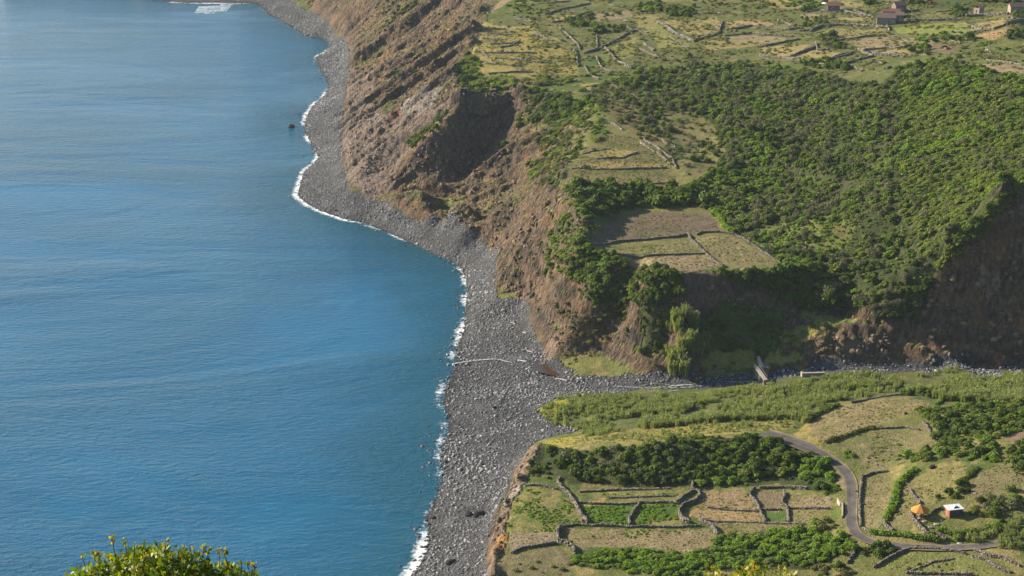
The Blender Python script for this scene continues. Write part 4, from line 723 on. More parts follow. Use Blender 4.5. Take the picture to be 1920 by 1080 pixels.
# weeds and tussocks in the fields
LM_T = leaf_mat('tussock_grass', (.15, .155, .055), (.21, .195, .075), (.27, .25, .10), .4, .8); LM_D = leaf_mat('dry_grass', (.24, .195, .09), (.31, .25, .115), (.38, .31, .16), .4, .8)
TUF = [crown_mesh('tussock', LM['b'], seed=500 + k, nl=4, per=14, size=.34, flat=.6) for k in range(2)] + [crown_mesh('tussock', LM_T, seed=510 + k, nl=4, per=14, size=.3, flat=.5) for k in range(2)] + [crown_mesh('tussock', LM_D, seed=520 + k, nl=3, per=12, size=.36, flat=.55) for k in range(2)]
WP, WS, WK = [], [], []
FIELDS = [(s_, 1.15, .14, .34, .34, 4) for s_ in ('R 440,240 900,230 980,310 1080,420 1120,600 480,575 250,500 330,400', 'E 1220,840 1900,850 F 330,850 400,885 330,950 200,978 0,938 E 1500,935 1240,900', 'O 600,90 860,60 900,420 820,540 800,680 600,660 570,500', 'R 1400,250 1900,330 1860,458 1640,600 1440,600', 'F 840,330 920,265 1060,220 1350,190 1450,230 1250,300 1080,350 900,410', 'F 1370,600 1450,555 1620,530 1640,580 1560,670 1480,710 1400,720', 'F 1680,580 1830,500 1919,560 1919,630 1700,680 1640,690', 'E 950,868 1180,870 1170,915 955,960', 'F 1120,1060 1380,960 1640,970 1770,1079', 'F 1130,540 1160,360 1330,350 1240,530', 'E 1120,410 1350,375 1900,315 F 400,310 740,300 760,340 250,380 0,435 E 1250,430', 'R 560,610 1600,625 1080,735 650,755')] + [(s_, 1.6, .2, .5, .36, 4) for s_ in ('T 330,490 1150,470 1300,580 1000,615 700,600', 'T 1080,320 1400,305 1800,560 1500,600 1150,440', 'T 150,425 1000,340 1130,450 250,465', 'T 200,330 560,90 1200,95 1300,250', 'V 350,1000 440,770 640,560 860,440 1100,440 1550,770 1620,990', 'B 120,110 400,90 410,130 290,190', 'J 700,620 1300,560 1680,660 1440,720 1000,750', 'K 860,490 1600,340 1720,430 1300,590', 'K 880,700 1300,630 1919,530 1600,700 1300,810', 'J 200,540 500,430 1290,430 1270,510 650,600', 'A 1090,270 1150,130 1500,190 1600,370 1400,390')] + [(WOOD, 1.9, .35, .85, .4, 2), (WOOD, 2.6, .4, .9, .45, 0), ('D 480,370 640,330 1000,260 1080,330 1050,420 930,480 800,500 700,500 560,420', 1.4, .3, .8, .4, 0)]
for s, sp, s0, s1, thr, kk in FIELDS + list((('E 1040,640 1190,650 1300,760 1310,815 1200,830 1180,860 950,870 935,800 955,720', .9, .25, .6, .5, 0), ('Q 780,420 1390,400 1310,630 900,610', .85, .3, .6, .38, 0), ('Q 1460,400 1890,400 1870,560 1400,630', .85, .3, .65, .4, 0), ('Q 800,660 1900,680 R 300,700 R 0,760 Q 800,760', 1.2, .3, .6, .52, 0),
                          ('Q 1000,270 1880,270 1880,300 1050,315', 1.0, .25, .5, .5, 0), ('F 840,330 1060,220 1350,190 1250,300 1080,350', 1.5, .2, .45, .56, 2), ('F 1130,540 1160,360 1330,350 1240,530', 1.5, .25, .6, .52, 2), ('B 0,370 500,310 1000,400 1320,310 1919,390 1919,0 A 1400,0 1240,300 1400,400', 2.0, .4, 1.2, .52, 2), ('A 1090,270 1150,130 1500,190 1600,280 1600,370 1400,390', 1.9, .3, .75, .5, 2),
                          ('V 350,1000 440,770 640,560 860,440 1100,440 1550,770 1620,990', 1.6, .25, .55, .52, 2), ('F 1270,640 1450,560 1620,530 1500,700 1360,860 1240,860', 1.4, .25, .6, .5, 2), ('Y 620,540 1400,470 1500,640 1300,740 900,660', 1.2, .15, .35, .45, 0), ('F 1110,1060 1380,960 1640,970 1770,1079', 1.6, .2, .45, .56, 0), ('X 1250,150 1500,60 1800,50 1850,480 1500,520 1380,300', 1.5, .3, .9, .47, 2), ('A 1100,450 560,900 480,700 900,300', 3.0, .3, .8, .58, 2), ('C 700,170 1300,60 1400,300 1250,420 1000,280', 2.2, .3, .8, .54, 2))):
    a, b = fill(xy(s), sp, r, .5, .5); k = fbm(a, b, 15.0, 3, .22) > thr; a, b = a[k], b[k]; w = r.uniform(s0, s1, len(a)); WP.append(np.c_[a, b, zat(a, b) - .03]); WS.append(w); WK.append(kk + r.integers(0, 2, len(a)))
WP = np.concatenate(WP); WS = np.concatenate(WS); scatter('weeds', WP, np.c_[np.zeros((len(WP), 2)), r.uniform(0, 6.28, len(WP))], WS[:, None]*np.array([1, 1, .8]), np.concatenate(WK), TUF)
# ---------------------------------------------------------------- dry stone walls, one object each
def island_mat(name, a, b, c, rough=.9):
    t = NT(name); ge = t.n('ShaderNodeNewGeometry'); co = t.n('ShaderNodeTexCoord').outputs['Object']; rn = ge.outputs['Random Per Island']
    col = t.ramp(rn, [(0, a), (.55, b), (1, c)]); f = t.noise(co, 3.2, 5, .7); col = t.mix(1.0, col, t.ramp(f, [(.3, .7), (.7, 1.3)]), 'MULTIPLY')
    t.pr(col, rough, t.bump(f, .6, .1), .2); return t.m
M_WALL = island_mat('wall_stone', (.10, .088, .078), (.20, .175, .15), (.32, .29, .255)); M_WALL2 = island_mat('dark_wall_stone', (.085, .075, .066), (.155, .135, .118), (.25, .22, .195))
CUBE = np.array([(x, y, z) for z in (-1, 1) for y in (-1, 1) for x in (-1, 1)], float)
CQ = np.array([(0, 2, 3, 1), (4, 5, 7, 6), (0, 1, 5, 4), (2, 6, 7, 3), (0, 4, 6, 2), (1, 3, 7, 5)])
SHX = []
def wall(s, label, h=1.2, wd=.41, mat=None, gap=.04):
    h = h * .6
    P = hit(tr(s)); P = dense([tuple(p[:2]) for p in P], .3); L = np.r_[0, np.cumsum(np.hypot(*np.diff(P, axis=0).T))]
    far = P[:, 1].mean() > 580; st = .5 if far else .36; rw = np.random.default_rng(len(label)*7 + int(L[-1]*10)); Vs, Qs = [], []; nc = 3 if far else 4
    P = P + .5*(np.c_[fbm(P[:, 0], P[:, 1], 1.0, 2, .5), fbm(P[:, 0], P[:, 1], 6.0, 2, .5)] - .5); D = np.gradient(P, axis=0) if len(P) > 2 else np.ones_like(P)*(P[-1] - P[0])
    for lane in (-.5, .5):
        for c in range(nc):
            t_ = np.cumsum(st*rw.uniform(.55, 1.45, int(L[-1]/st) + 1)) - st*rw.random(); t_ = t_[t_ < L[-1]]; k = rw.random(len(t_)) > (gap if c < nc - 1 else .12); t_ = t_[k]; n_ = len(t_)
            if n_ == 0: continue
            cx, cy = np.interp(t_, L, P[:, 0]), np.interp(t_, L, P[:, 1]); an = np.arctan2(np.interp(t_, L, D[:, 1]), np.interp(t_, L, D[:, 0])); hh = h*(.62 + .7*fbm(t_*.2, t_*0 + len(label), 0.0, 3)); gz = zat(cx, cy)
            bw = wd*(.62 - .18*c/nc); ln = st*rw.uniform(.45, .85, n_); sz = np.c_[ln, bw*rw.uniform(.42, .62, n_), hh/nc*rw.uniform(.5, .72, n_)]
            pz = gz + hh*(c + .42)/nc - .06; off = lane*wd*(.62 - .22*c/nc) + .05*rw.normal(size=n_); a = an + rw.normal(size=n_)*.2; ca_, sa_ = np.cos(a), np.sin(a)
            v = CUBE[None]*(1 + rw.uniform(-.25, .12, (n_, 8, 3)))*sz[:, None]; tl = rw.normal(size=n_)*.16; v[:, :, 2] += v[:, :, 0]*tl[:, None]
            X = v[:, :, 0]*ca_[:, None] - v[:, :, 1]*sa_[:, None] + (cx - np.sin(an)*off)[:, None]; Y = v[:, :, 0]*sa_[:, None] + v[:, :, 1]*ca_[:, None] + (cy + np.cos(an)*off)[:, None]
            b0 = sum(len(q) for q in Vs); Vs.append(np.stack([X, Y, v[:, :, 2] + pz[:, None]], -1).reshape(-1, 3)); Qs.append((CQ[None] + 8*np.arange(n_)[:, None, None]).reshape(-1, 4) + b0)
    for q in np.arange(1.0, L[-1], 1.1):
        if rw.random() < (.42 if far else .16):
            bx, by = np.interp(q, L, P[:, 0]) + rw.normal()*.6, np.interp(q, L, P[:, 1]) + abs(rw.normal())*.6; SHX.append((bx, by, float(zat(bx, by)), rw.uniform(.35, 1.0 if far else .6), 'gobgo'[rw.integers(0, 5)], 'farm'))
    V = np.concatenate(Vs); c0 = np.array([P[0, 0], P[0, 1], float(zat(P[0, 0], P[0, 1]))])
    o = link('stone_wall', quads_mesh('stone_wall', V - c0, np.concatenate(Qs), mat or (M_WALL if far else M_WALL2))); o.location = c0; tag(o, label, 'stone wall', 'dry stone walls'); return o
for s, label, h in (
 ('Q 545,95 510,150 560,215 640,285 675,350 705,390 735,445 795,535 850,610', 'dark wall running down from the grey bare bush on the left of the lower fields', 1.5), ('Q 150,190 300,185 420,205 510,230', 'short wall from the orange bluff to the start of the long slanting wall', 1.1),
 ('Q 760,255 1100,235 1400,225 1780,215', 'highest thin wall across the lower fields just below the dark bank', .7), ('Q 1080,325 1500,312 1830,308', 'low wall with weeds in front between the two upper strips of the lower fields', .6), ('Q 755,378 900,395 1400,388', 'top wall of the left green weedy paddock', 1.0), ('Q 1430,372 1880,387', 'top wall of the right green weedy paddock', 1.0),
 ('Q 1440,380 1380,480 1320,570 1320,640', 'wall dividing the two green weedy paddocks', 1.4), ('Q 560,650 740,625 1100,640 1300,655 1900,655 R 440,640', 'long straight wall along the foot of the green paddocks', 1.0), ('Q 540,655 510,730 520,820 600,835 690,885 700,965', 'tumbled wall curving down to the lower thicket on the left', 1.7),
 ('Q 0,950 130,890 330,862 500,835', 'wall along the bottom of the bare plot above the orange bluff', 1.2), ('R 350,160 350,230 420,260 440,320 360,380 240,420 200,500 220,570 320,612', 'tall S shaped wall left of the orange dry field', 1.7), ('R 170,385 240,325 330,262 385,240', 'short wall closing the loop beside the S shaped wall', 1.3),
 ('R 430,550 470,602 560,635 640,745', 'thick pale wall running down from the S shaped wall to the thicket', 1.6), ('R 520,435 800,462 1090,472', 'low wall across the middle of the orange dry field', .7), ('R 480,582 850,592 1150,607 1620,617', 'long low wall along the foot of the orange dry field', .6),
 ('R 1050,220 990,290 1060,380 1110,470 1170,602', 'bent wall on the right of the orange dry field', 1.3), ('R 1370,260 1390,290 1360,400 1420,430 1430,602', 'crooked wall between the vivid green plot and the tan plot', 1.2), ('R 1130,457 1350,457', 'short wall above the vivid green plot', .9), ('R 1455,437 1900,442', 'low wall across the tan plot beside the lane', .8), ('R 1110,215 1400,205 1650,225', 'shaded wall under the bright bushes above the tan plot', 1.2),
 ('O 580,85 570,200 550,330 550,500 565,640', 'wall along the right side of the straight lane', 1.0), ('O 595,85 700,45 860,25', 'dark wall closing the top of the narrow field beside the lane', 1.1), ('O 820,590 850,645 935,695', 'rough heap of wall at the foot of the leafy hedgerow', 1.3), ('O 612,692 720,730', 'short broken wall at the inside of the lane bend', .8), ('O 420,1060 480,960 505,890', 'short wall falling from the lane below its bend', 1.1),
 ('H 0,985 250,840 400,780', 'wall rising from the bottom edge to the lane below the hut', 1.1), ('H 400,778 640,782 900,805 1020,832', 'wall along the near side of the lane below the hut', 1.0), ('H 1080,862 1250,912 1400,1003 1540,1052', 'lower of two pale parallel walls in the bottom right corner', 1.2), ('H 1130,792 1250,852 1450,892 1640,978', 'upper of two pale parallel walls in the bottom right corner', 1.2),
 ('H 390,1030 500,982 700,912 900,892', 'thin low wall across the green field in the bottom right', .6), ('H 360,1062 700,1065 1100,1072', 'dark wall along the bottom edge under the green field', 1.2), ('Y 640,425 700,562 800,645 860,722 940,792', 'retaining wall falling from the orange gazebo', 1.4), ('Y 945,795 1080,795 1220,852 1290,902', 'rubble wall below the stone tables by the lane', 1.5), ('Y 1030,420 1100,352 1230,332', 'short wall between gazebo and hut', 1.1),
 ('F 1060,217 1150,197 1350,172', 'wall along the top of the bare field below the reeds', .9), ('F 1150,347 1330,337 1400,350', 'low wall along the top of the olive paddock on the knoll', .8), ('Z 790,440 860,530 890,620', 'pale tumbled wall at the left end of the bushy knoll', 1.1), ('F 1350,650 1400,720', 'short broken wall on the slope above the gazebo', .9),
 ('T 110,382 400,352 900,312 1000,292', 'wall across the terrace between shade and sunlit field', 1.1), ('T 1090,292 1130,272 1300,267 1420,290', 'wall with pale top behind the right field of the terrace', 1.1), ('T 1000,282 1040,342 1140,432 1200,492 1320,582', 'straight slanting wall between the two front fields of the terrace', 1.1), ('T 230,477 700,477 1150,458', 'low dark wall across the left front field of the terrace', .9), ('T 1420,287 1550,352 1700,462 1840,552', 'outer right wall of the front terrace field', 1.1), ('T 1490,290 1650,382 1740,462', 'second wall beside the path right of the terrace', 1.1),
 ('V 860,292 920,332 1000,382', 'pale wall below the pointed green top of the terrace', 1.4), ('V 1220,482 1380,572 1480,652 1560,712 1610,822', 'long wall along the right side of the upper terrace steps', 1.4), ('V 1430,502 1600,582', 'pale stretch of wall out on the slope right of the terrace', 1.2), ('V 1200,525 1330,612 1450,682 1540,772', 'inner overgrown wall beside the right edge of the terrace steps', 1.1),
 ('V 560,655 700,615 850,600', 'dark curved edge of the upper left terrace step', .7), ('V 700,705 1000,700 1180,640', 'retaining wall below the highest dry step', 1.0), ('V 430,825 850,830 1500,810', 'retaining wall below the middle dry step', 1.0), ('V 1060,985 1600,985', 'retaining wall below the lowest dry step on the right', 1.0),
 ('U 1010,255 1090,332 1160,392 1190,452', 'pale wall slanting down the left of the two farm tracks', 1.5), ('U 1130,445 1160,502 1170,602', 'short wall running down beside the yellow terraces', 1.3), ('U 1380,432 1500,372 1600,312 1720,268', 'dark wall rising to the right from the farm track', 1.4), ('U 1230,482 1380,442', 'dark wall at the lower end of the rising wall', 1.6), ('U 1410,435 1480,512 1530,562 1650,622', 'long pale wall falling to the right below the light green slope', 1.7), ('U 1335,512 1360,582 1390,622 1500,652', 'bent pale wall round the small green plot', 1.5), ('U 1230,602 1280,682 1360,717', 'low pale wall below the small green plot', 1.2), ('U 1342,322 1342,422', 'short upright looking wall above the rising dark wall', 1.0), ('U 1760,392 1850,462', 'pale broken wall on the light green slope', 1.2),
 ('U 350,262 520,267 600,292', 'highest grey wall of the yellow terraces', 1.4), ('U 300,347 450,360', 'second wall of the yellow terraces on the left', 1.1), ('U 380,400 620,390', 'third wall of the yellow terraces', 1.1), ('U 470,432 560,415 650,377', 'dark wall bending upward in the middle of the yellow terraces', 1.3), ('U 330,482 770,482', 'long dark wall in the lower half of the yellow terraces', 1.3), ('U 420,522 600,540 900,572', 'long broken wall second from the foot of the yellow terraces', 1.3), ('U 360,672 700,652 770,652', 'lowest dark wall of the yellow terraces', 1.4), ('U 780,302 880,352 940,372', 'grey rubble wall at the upper right of the yellow terraces', 1.5), ('U 940,205 1100,188 1200,130 1290,105', 'dark wall below the orange strip near the top pole', 1.5), ('U 880,132 1050,82 1280,35', 'dark wall behind the orange strip near the top', 1.2), ('U 1030,102 1200,122', 'short pale wall on the orange strip near the top', 1.1), ('U 1460,50 1640,80', 'pale thin wall right of the top pole', .9), ('U 240,455 330,490 400,550', 'pale wall at the cliff edge of the yellow terraces', .9),
 ('B 90,112 180,172 270,212', 'tall pale wall on the left side of the upper dry field', 2.1), ('B 270,208 390,172 412,112', 'dark wall curving round the right of the upper dry field', 1.4), ('B 430,152 560,132 740,152 800,142', 'grey wall along the top of the long tan strip', 1.5), ('B 420,182 560,167 740,182', 'dark wall through the long tan strip', 1.2), ('B 600,237 720,212 800,197', 'dark wall slanting below the long tan strip', 1.5), ('B 600,282 700,292 800,302', 'pale rubble wall above the wood edge', 1.6), ('B 750,287 880,237', 'dark slanting wall left of the round stone pen', 1.6), ('B 690,102 770,132', 'short pale wall left of the farmhouse field', 1.5), ('B 940,302 1060,272', 'dark slanting wall right of the round stone pen', 1.5), ('B 20,215 70,250', 'short pale wall at the left end of the wood edge', 1.2), ('B 150,190 240,245', 'rubble wall below the tall pale wall', 1.4),
 ('J 160,475 300,405 600,385 800,395 1100,405 1290,422', 'long shaded wall in front of the farmhouse', 1.9), ('J 600,612 900,565 1280,525', 'dark wall between the green field and the middle tan field', 1.3), ('J 960,762 1300,725 1450,735 1660,692', 'dark wall below the middle tan field', 1.6), ('J 1090,825 1400,842 1600,852', 'broad grey wall below the narrow dry strip', 1.9), ('J 870,752 1000,812 1090,852', 'pale rubble wall at the left of the narrow dry strip', 1.6), ('J 700,962 850,912 1090,852', 'dark wall curving down from the broad grey wall', 1.6), ('J 780,1010 950,1062', 'pale wall at the edge of the wood below the fields', 1.4), ('J 1340,552 1480,562 1680,652', 'pale wall on the right of the middle tan field', 1.1), ('J 1300,392 1340,462', 'pale wall end below the farmhouse', 1.3), ('J 640,172 850,212 1120,272', 'pale tumbled wall from the far house to the farmhouse', 1.5), ('J 300,182 620,187', 'straight shaded wall in front of the far gabled house', 1.3), ('J 240,650 260,760 450,750', 'round stone pen wall between the fields', 1.6), ('J 1030,945 1100,930 1250,960', 'low ring of stones below the broad grey wall', 1.0), ('J 1310,1035 1360,1010', 'short stub of wall beside the wood', 1.4),
 ('B 0,62 120,42 230,62', 'thin dark wall near the top left of the upper fields', 1.2), ('B 300,62 420,72', 'short wall behind the upper dry field', 1.1), ('B 830,62 900,52 945,62', 'short curved wall left of the far gabled house', 1.1), ('U 1500,150 1640,205', 'pale wall on the green slope right of the two dark bushes', 1.2), ('U 1600,250 1800,300', 'wall on the green slope above the tall pale wall', 1.2), ('U 1700,432 1900,522', 'long broken wall below the tall pale wall', 1.3), ('B 1330,102 1610,97', 'dark wall along the back of the bright lime field', 1.2), ('B 1400,182 1640,202', 'low wall between bushes below the lime field', 1.1), ('J 0,472 150,455', 'short dark wall left of the long shaded wall', 1.1), ('J 420,902 600,832 800,792', 'dark slanting wall below the round stone pen', 1.3), ('U 880,32 1100,17', 'thin wall at the very top left of the farmland', 1.1), ('U 600,162 760,202', 'short wall between bushes above the yellow terraces', 1.1), ('B 1480,62 1640,47', 'thin wall behind the lamp posts', 1.0), ('B 1000,42 1160,77', 'wall from the far house toward the farmhouse roof', 1.2), ('B 840,322 1000,330', 'rubble wall along the top of the wood', 1.2), ('U 340,305 560,318', 'thin wall high on the yellow terraces', 1.0), ('U 330,575 640,600', 'broken wall above the lowest dark wall of the yellow terraces', 1.0),
 ('K 0,425 350,410 690,400', 'dark wall behind the bright lime field', 1.5), ('K 720,470 850,522 1080,587', 'pale wall between the lime field and the dry field', 1.2), ('K 745,345 1100,325 1600,290', 'tall shaded wall behind the dry field on the right', 2.3), ('K 1640,342 1710,402', 'short pale wall at the upper right of the dry field', 1.3), ('K 1310,592 1550,502 1919,412', 'dark wall rising below the dry field to the right edge', 1.6), ('K 500,650 900,655 1100,625 1250,605', 'dark wall along the foot of the lime field', 1.5), ('K 1160,992 1250,1062', 'short pale wall at the foot of the near utility pole', 1.3), ('K 450,830 640,880', 'pale rubble wall by the brown plot', 1.2), ('B 1720,300 1919,330', 'broken wall in the tan plot at the right edge', 1.0)):
    wall(s, label, h)
restS = SH[300:] + SHX
ps = [pose(q, rr) for q in restS]; kidx = {c: i for i, c in enumerate('gbywo')}
scatter('shrubbery', [(q[0], q[1], q[2] - .15) for q in restS], [p[0] for p in ps], [p[1] for p in ps], [kidx[q[4]]*3 + rr.integers(0, 3) for q in restS], [VAR[c][k] for c in 'gbywo' for k in range(3)])
# ---------------------------------------------------------------- hedgerows
def hedge(s, label, rad, c='b'):
    P = dense([tuple(p) for p in hit(tr(s))], rad*.7); Vs = []
    for i, p in enumerate(P): V = crown_geo(900 + i + len(label), nl=4, per=34, size=.22, flat=.95); Vs.append(V*rad*random.uniform(.8, 1.2) + np.array([p[0], p[1], float(zat(p[0], p[1])) - .1]))
    V = np.concatenate(Vs); c0 = P[0]; o = link('hedge', quads_mesh('hedge', V - c0, np.arange(len(V)).reshape(-1, 4), LM[c])); o.location = c0; tag(o, label, 'hedge')
for s, label, rad, c in (('F 1370,555 1320,600 1285,640 1275,720 1255,760 1230,800', 'bright leafy hedgerow between the narrow lane field and the hut garden', 1.25, 'b'), ('F 1165,872 1300,880 1400,895 1480,905', 'leafy hedge along the lane below the gazebo', 1.1, 'b'), ('F 905,250 985,232 880,280 835,315', 'dark hedge curving along the left of the bare field', .9, 'g'), ('F 930,415 1030,380 1100,355 1170,342', 'low hedge rising between the bare field and the olive paddock', .8, 'o'),
                        ('F 1480,225 1560,185 1600,178', 'low green hedge by the reeds above the knoll', .7, 'b'), ('F 1690,545 1640,590 1600,610', 'narrow hedge falling from the knoll to the hut', .9, 'g'), ('F 730,480 800,485 860,475', 'dark hedge along the lower edge of the lane shoulder', 1.0, 'g'), ('T 1230,80 1290,150 1340,230 1400,270', 'hedge of round bushes on the right corner of the shaded terrace field', 1.3, 'b')): hedge(s, label, rad, c)
# ---------------------------------------------------------------- lane, stream
def ribbon(name, s, w, mat, lift, step=.8, cross=6):
    P = hit(tr(s)); Pd = dense([tuple(p[:2]) for p in P], step); k = np.exp(-np.arange(-6, 7)**2/18.0); k /= k.sum()
    Pp = np.pad(Pd, ((6, 6), (0, 0)), mode='edge'); Pd = np.stack([np.convolve(Pp[:, c], k, 'valid') for c in (0, 1)], 1)
    T = np.gradient(Pd, axis=0); T /= np.linalg.norm(T, axis=1)[:, None] + 1e-9; Nn = np.c_[-T[:, 1], T[:, 0]]; ww = np.interp(np.linspace(0, 1, len(Pd)), np.linspace(0, 1, len(w)), w)
    u = np.linspace(-.5, .5, cross + 1); X = Pd[:, None, 0] + Nn[:, None, 0]*u[None]*ww[:, None]; Y = Pd[:, None, 1] + Nn[:, None, 1]*u[None]*ww[:, None]; Z = zat(X, Y)
    Zm = np.maximum(Z, Z.mean(1)[:, None]) if name == 'lane' else Z; V = np.stack([X, Y, Zm + lift], -1).reshape(-1, 3); n_, m_ = len(Pd), cross + 1; ii = np.arange(n_*m_).reshape(n_, m_)
    me = quads_mesh(name, V, np.stack([ii[:-1,:-1], ii[:-1,1:], ii[1:,1:], ii[1:,:-1]], -1).reshape(-1, 4), mat, True); a = me.attributes.new('side', 'FLOAT', 'POINT'); a.data.foreach_set('value', np.tile(np.abs(u)*2, n_).astype(np.float32))
    return tag(link(name, me), kind='structure')
t = NT('lane'); co = t.n('ShaderNodeTexCoord').outputs['Object']; sd = t.n('ShaderNodeAttribute', attribute_name='side').outputs['Fac']; f = t.noise(co, 1.2, 5, .65)
c = t.ramp(t.math('MULTIPLY_ADD', f, .5, sd), [(.2, (.12, .105, .10)), (.42, (.085, .075, .072)), (.72, (.105, .092, .088)), (1.1, (.10, .09, .08))]); c = t.mix(t.ramp(t.math('MULTIPLY_ADD', f, .6, t.math('MULTIPLY', sd, .9)), [(.98, 0.0), (1.16, 1.0)]), c, (.19, .16, .085)); c = t.mix(1.0, c, t.ramp(t.noise(co, .22, 4, .6), [(.35, .72), (.65, 1.3)]), 'MULTIPLY')
t.pr(c, .92, t.bump(f, .3, .05), .2)
ribbon('lane', 'F 600,362 700,385 780,415 850,448 920,482 985,520 1035,565 1058,620 1058,700 1055,770 1055,830 1080,878 1130,907 1200,922 1300,936 1400,943 1550,943 1680,936 1790,922 1919,900', [6.5, 5.0, 3.3, 2.9, 2.7, 2.7, 2.6, 2.6, 2.5, 2.5], t.m, .14)
t = NT('white_water'); co = t.n('ShaderNodeTexCoord').outputs['Object']; f = t.noise(co, 1.8, 5, .7); t.pr(t.ramp(f, [(.38, (.10, .12, .13)), (.56, (.55, .58, .6))]), .35, t.bump(f, .8, .2), .5); WHITE = t.m
for s, w in (('X 120,492 250,490 400,462 560,452 680,440 780,480 860,485', [.6, .7, .45, .35]), ('X 880,455 960,462 1020,478', [.5, .6]), ('X 1300,680 1350,655 1430,685 1480,690', [.5, .6]), ('F 0,150 120,142 260,138 330,128', [.3, .45]), ('F 420,112 560,108', [.4, .5]), ('E 1460,132 1560,138 1640,140 1780,128 1900,130', [.3, .45]), ('F 130,160 200,150', [.4, .4])): ribbon('stream', s, w, WHITE, .12 if s[0] != 'X' else .24, .5, 3)
pool = hit(tr('X 1120,470 1200,490 1290,550 1400,630 1300,640 1150,620 1080,600 1070,540')); pz = 2.35
o = mesh_obj('pool', [(p[0], p[1], float(max(pool[:, 2])) - .1) for p in pool], [tuple(range(len(pool)))], None); w_ = NT('pool_water'); co = w_.n('ShaderNodeTexCoord').outputs['Object']; w_.pr((.05, .028, .012), .06, w_.bump(w_.noise(co, 2.0, 3), .25, .08), .5); o.data.materials.append(w_.m); tag(o, kind='structure')
# ---------------------------------------------------------------- building helpers
def box(V, Fc, x0, x1, y0, y1, z0, z1):
    i = len(V); V += [(x0,y0,z0),(x1,y0,z0),(x1,y1,z0),(x0,y1,z0),(x0,y0,z1),(x1,y0,z1),(x1,y1,z1),(x0,y1,z1)]; Fc += [(i,i+3,i+2,i+1),(i+4,i+5,i+6,i+7),(i,i+1,i+5,i+4),(i+1,i+2,i+6,i+5),(i+2,i+3,i+7,i+6),(i+3,i,i+4,i+7)]
def boxes(name, L, mat, parent):
    V, Fc = [], []
    for b in L: box(V, Fc, *b)
    return mesh_obj(name, V, Fc, mat, parent)
def tube(V, Fc, a, b, ra, rb, n=8):
    a, b = Vector(a), Vector(b); d = (b - a).normalized(); u = d.orthogonal().normalized(); v = d.cross(u); i = len(V)
    for p, q in ((a, ra), (b, rb)):
        for k in range(n): V.append(tuple(p + (u*math.cos(6.2832*k/n) + v*math.sin(6.2832*k/n))*q))
    for k in range(n): Fc.append((i+k, i+(k+1) % n, i+n+(k+1) % n, i+n+k))
    Fc.append(tuple(range(i+n-1, i-1, -1))); Fc.append(tuple(range(i+n, i+2*n)))
M_HST = plain('house_stone', (.17, .145, .125, 1), .95, .5, 3.0, .8); M_HST2 = plain('lit_house_stone', (.30, .235, .18, 1), .95, .45, 3.0, .8); M_DARKW = plain('dark_opening', (.012, .012, .014, 1), .8, .1); M_WHITE = plain('white_paint', (.72, .72, .70, 1), .6, .08)  # second house stone is a paler copy with sunlight put into its colour
def tile_mat(name, a, b):
    t = NT(name); co = t.n('ShaderNodeTexCoord').outputs['Object']; wv = t.n('ShaderNodeTexWave', i_Scale=2.2, bands_direction='X'); t.l(co, wv.inputs[0]); f = t.noise(co, 1.6, 5, .7)
    t.pr(t.mix(f, a, b), .9, t.bump(t.math('ADD', wv.outputs['Fac'], f), .7, .06), .2); return t.m
M_TILE = tile_mat('red_tiles', (.23, .10, .075), (.14, .085, .07)); M_TILE2 = tile_mat('brown_tiles', (.16, .115, .10), (.10, .08, .075)); M_WOOD = plain('grey_wood', (.22, .19, .16, 1), .9, .3, 4.0)
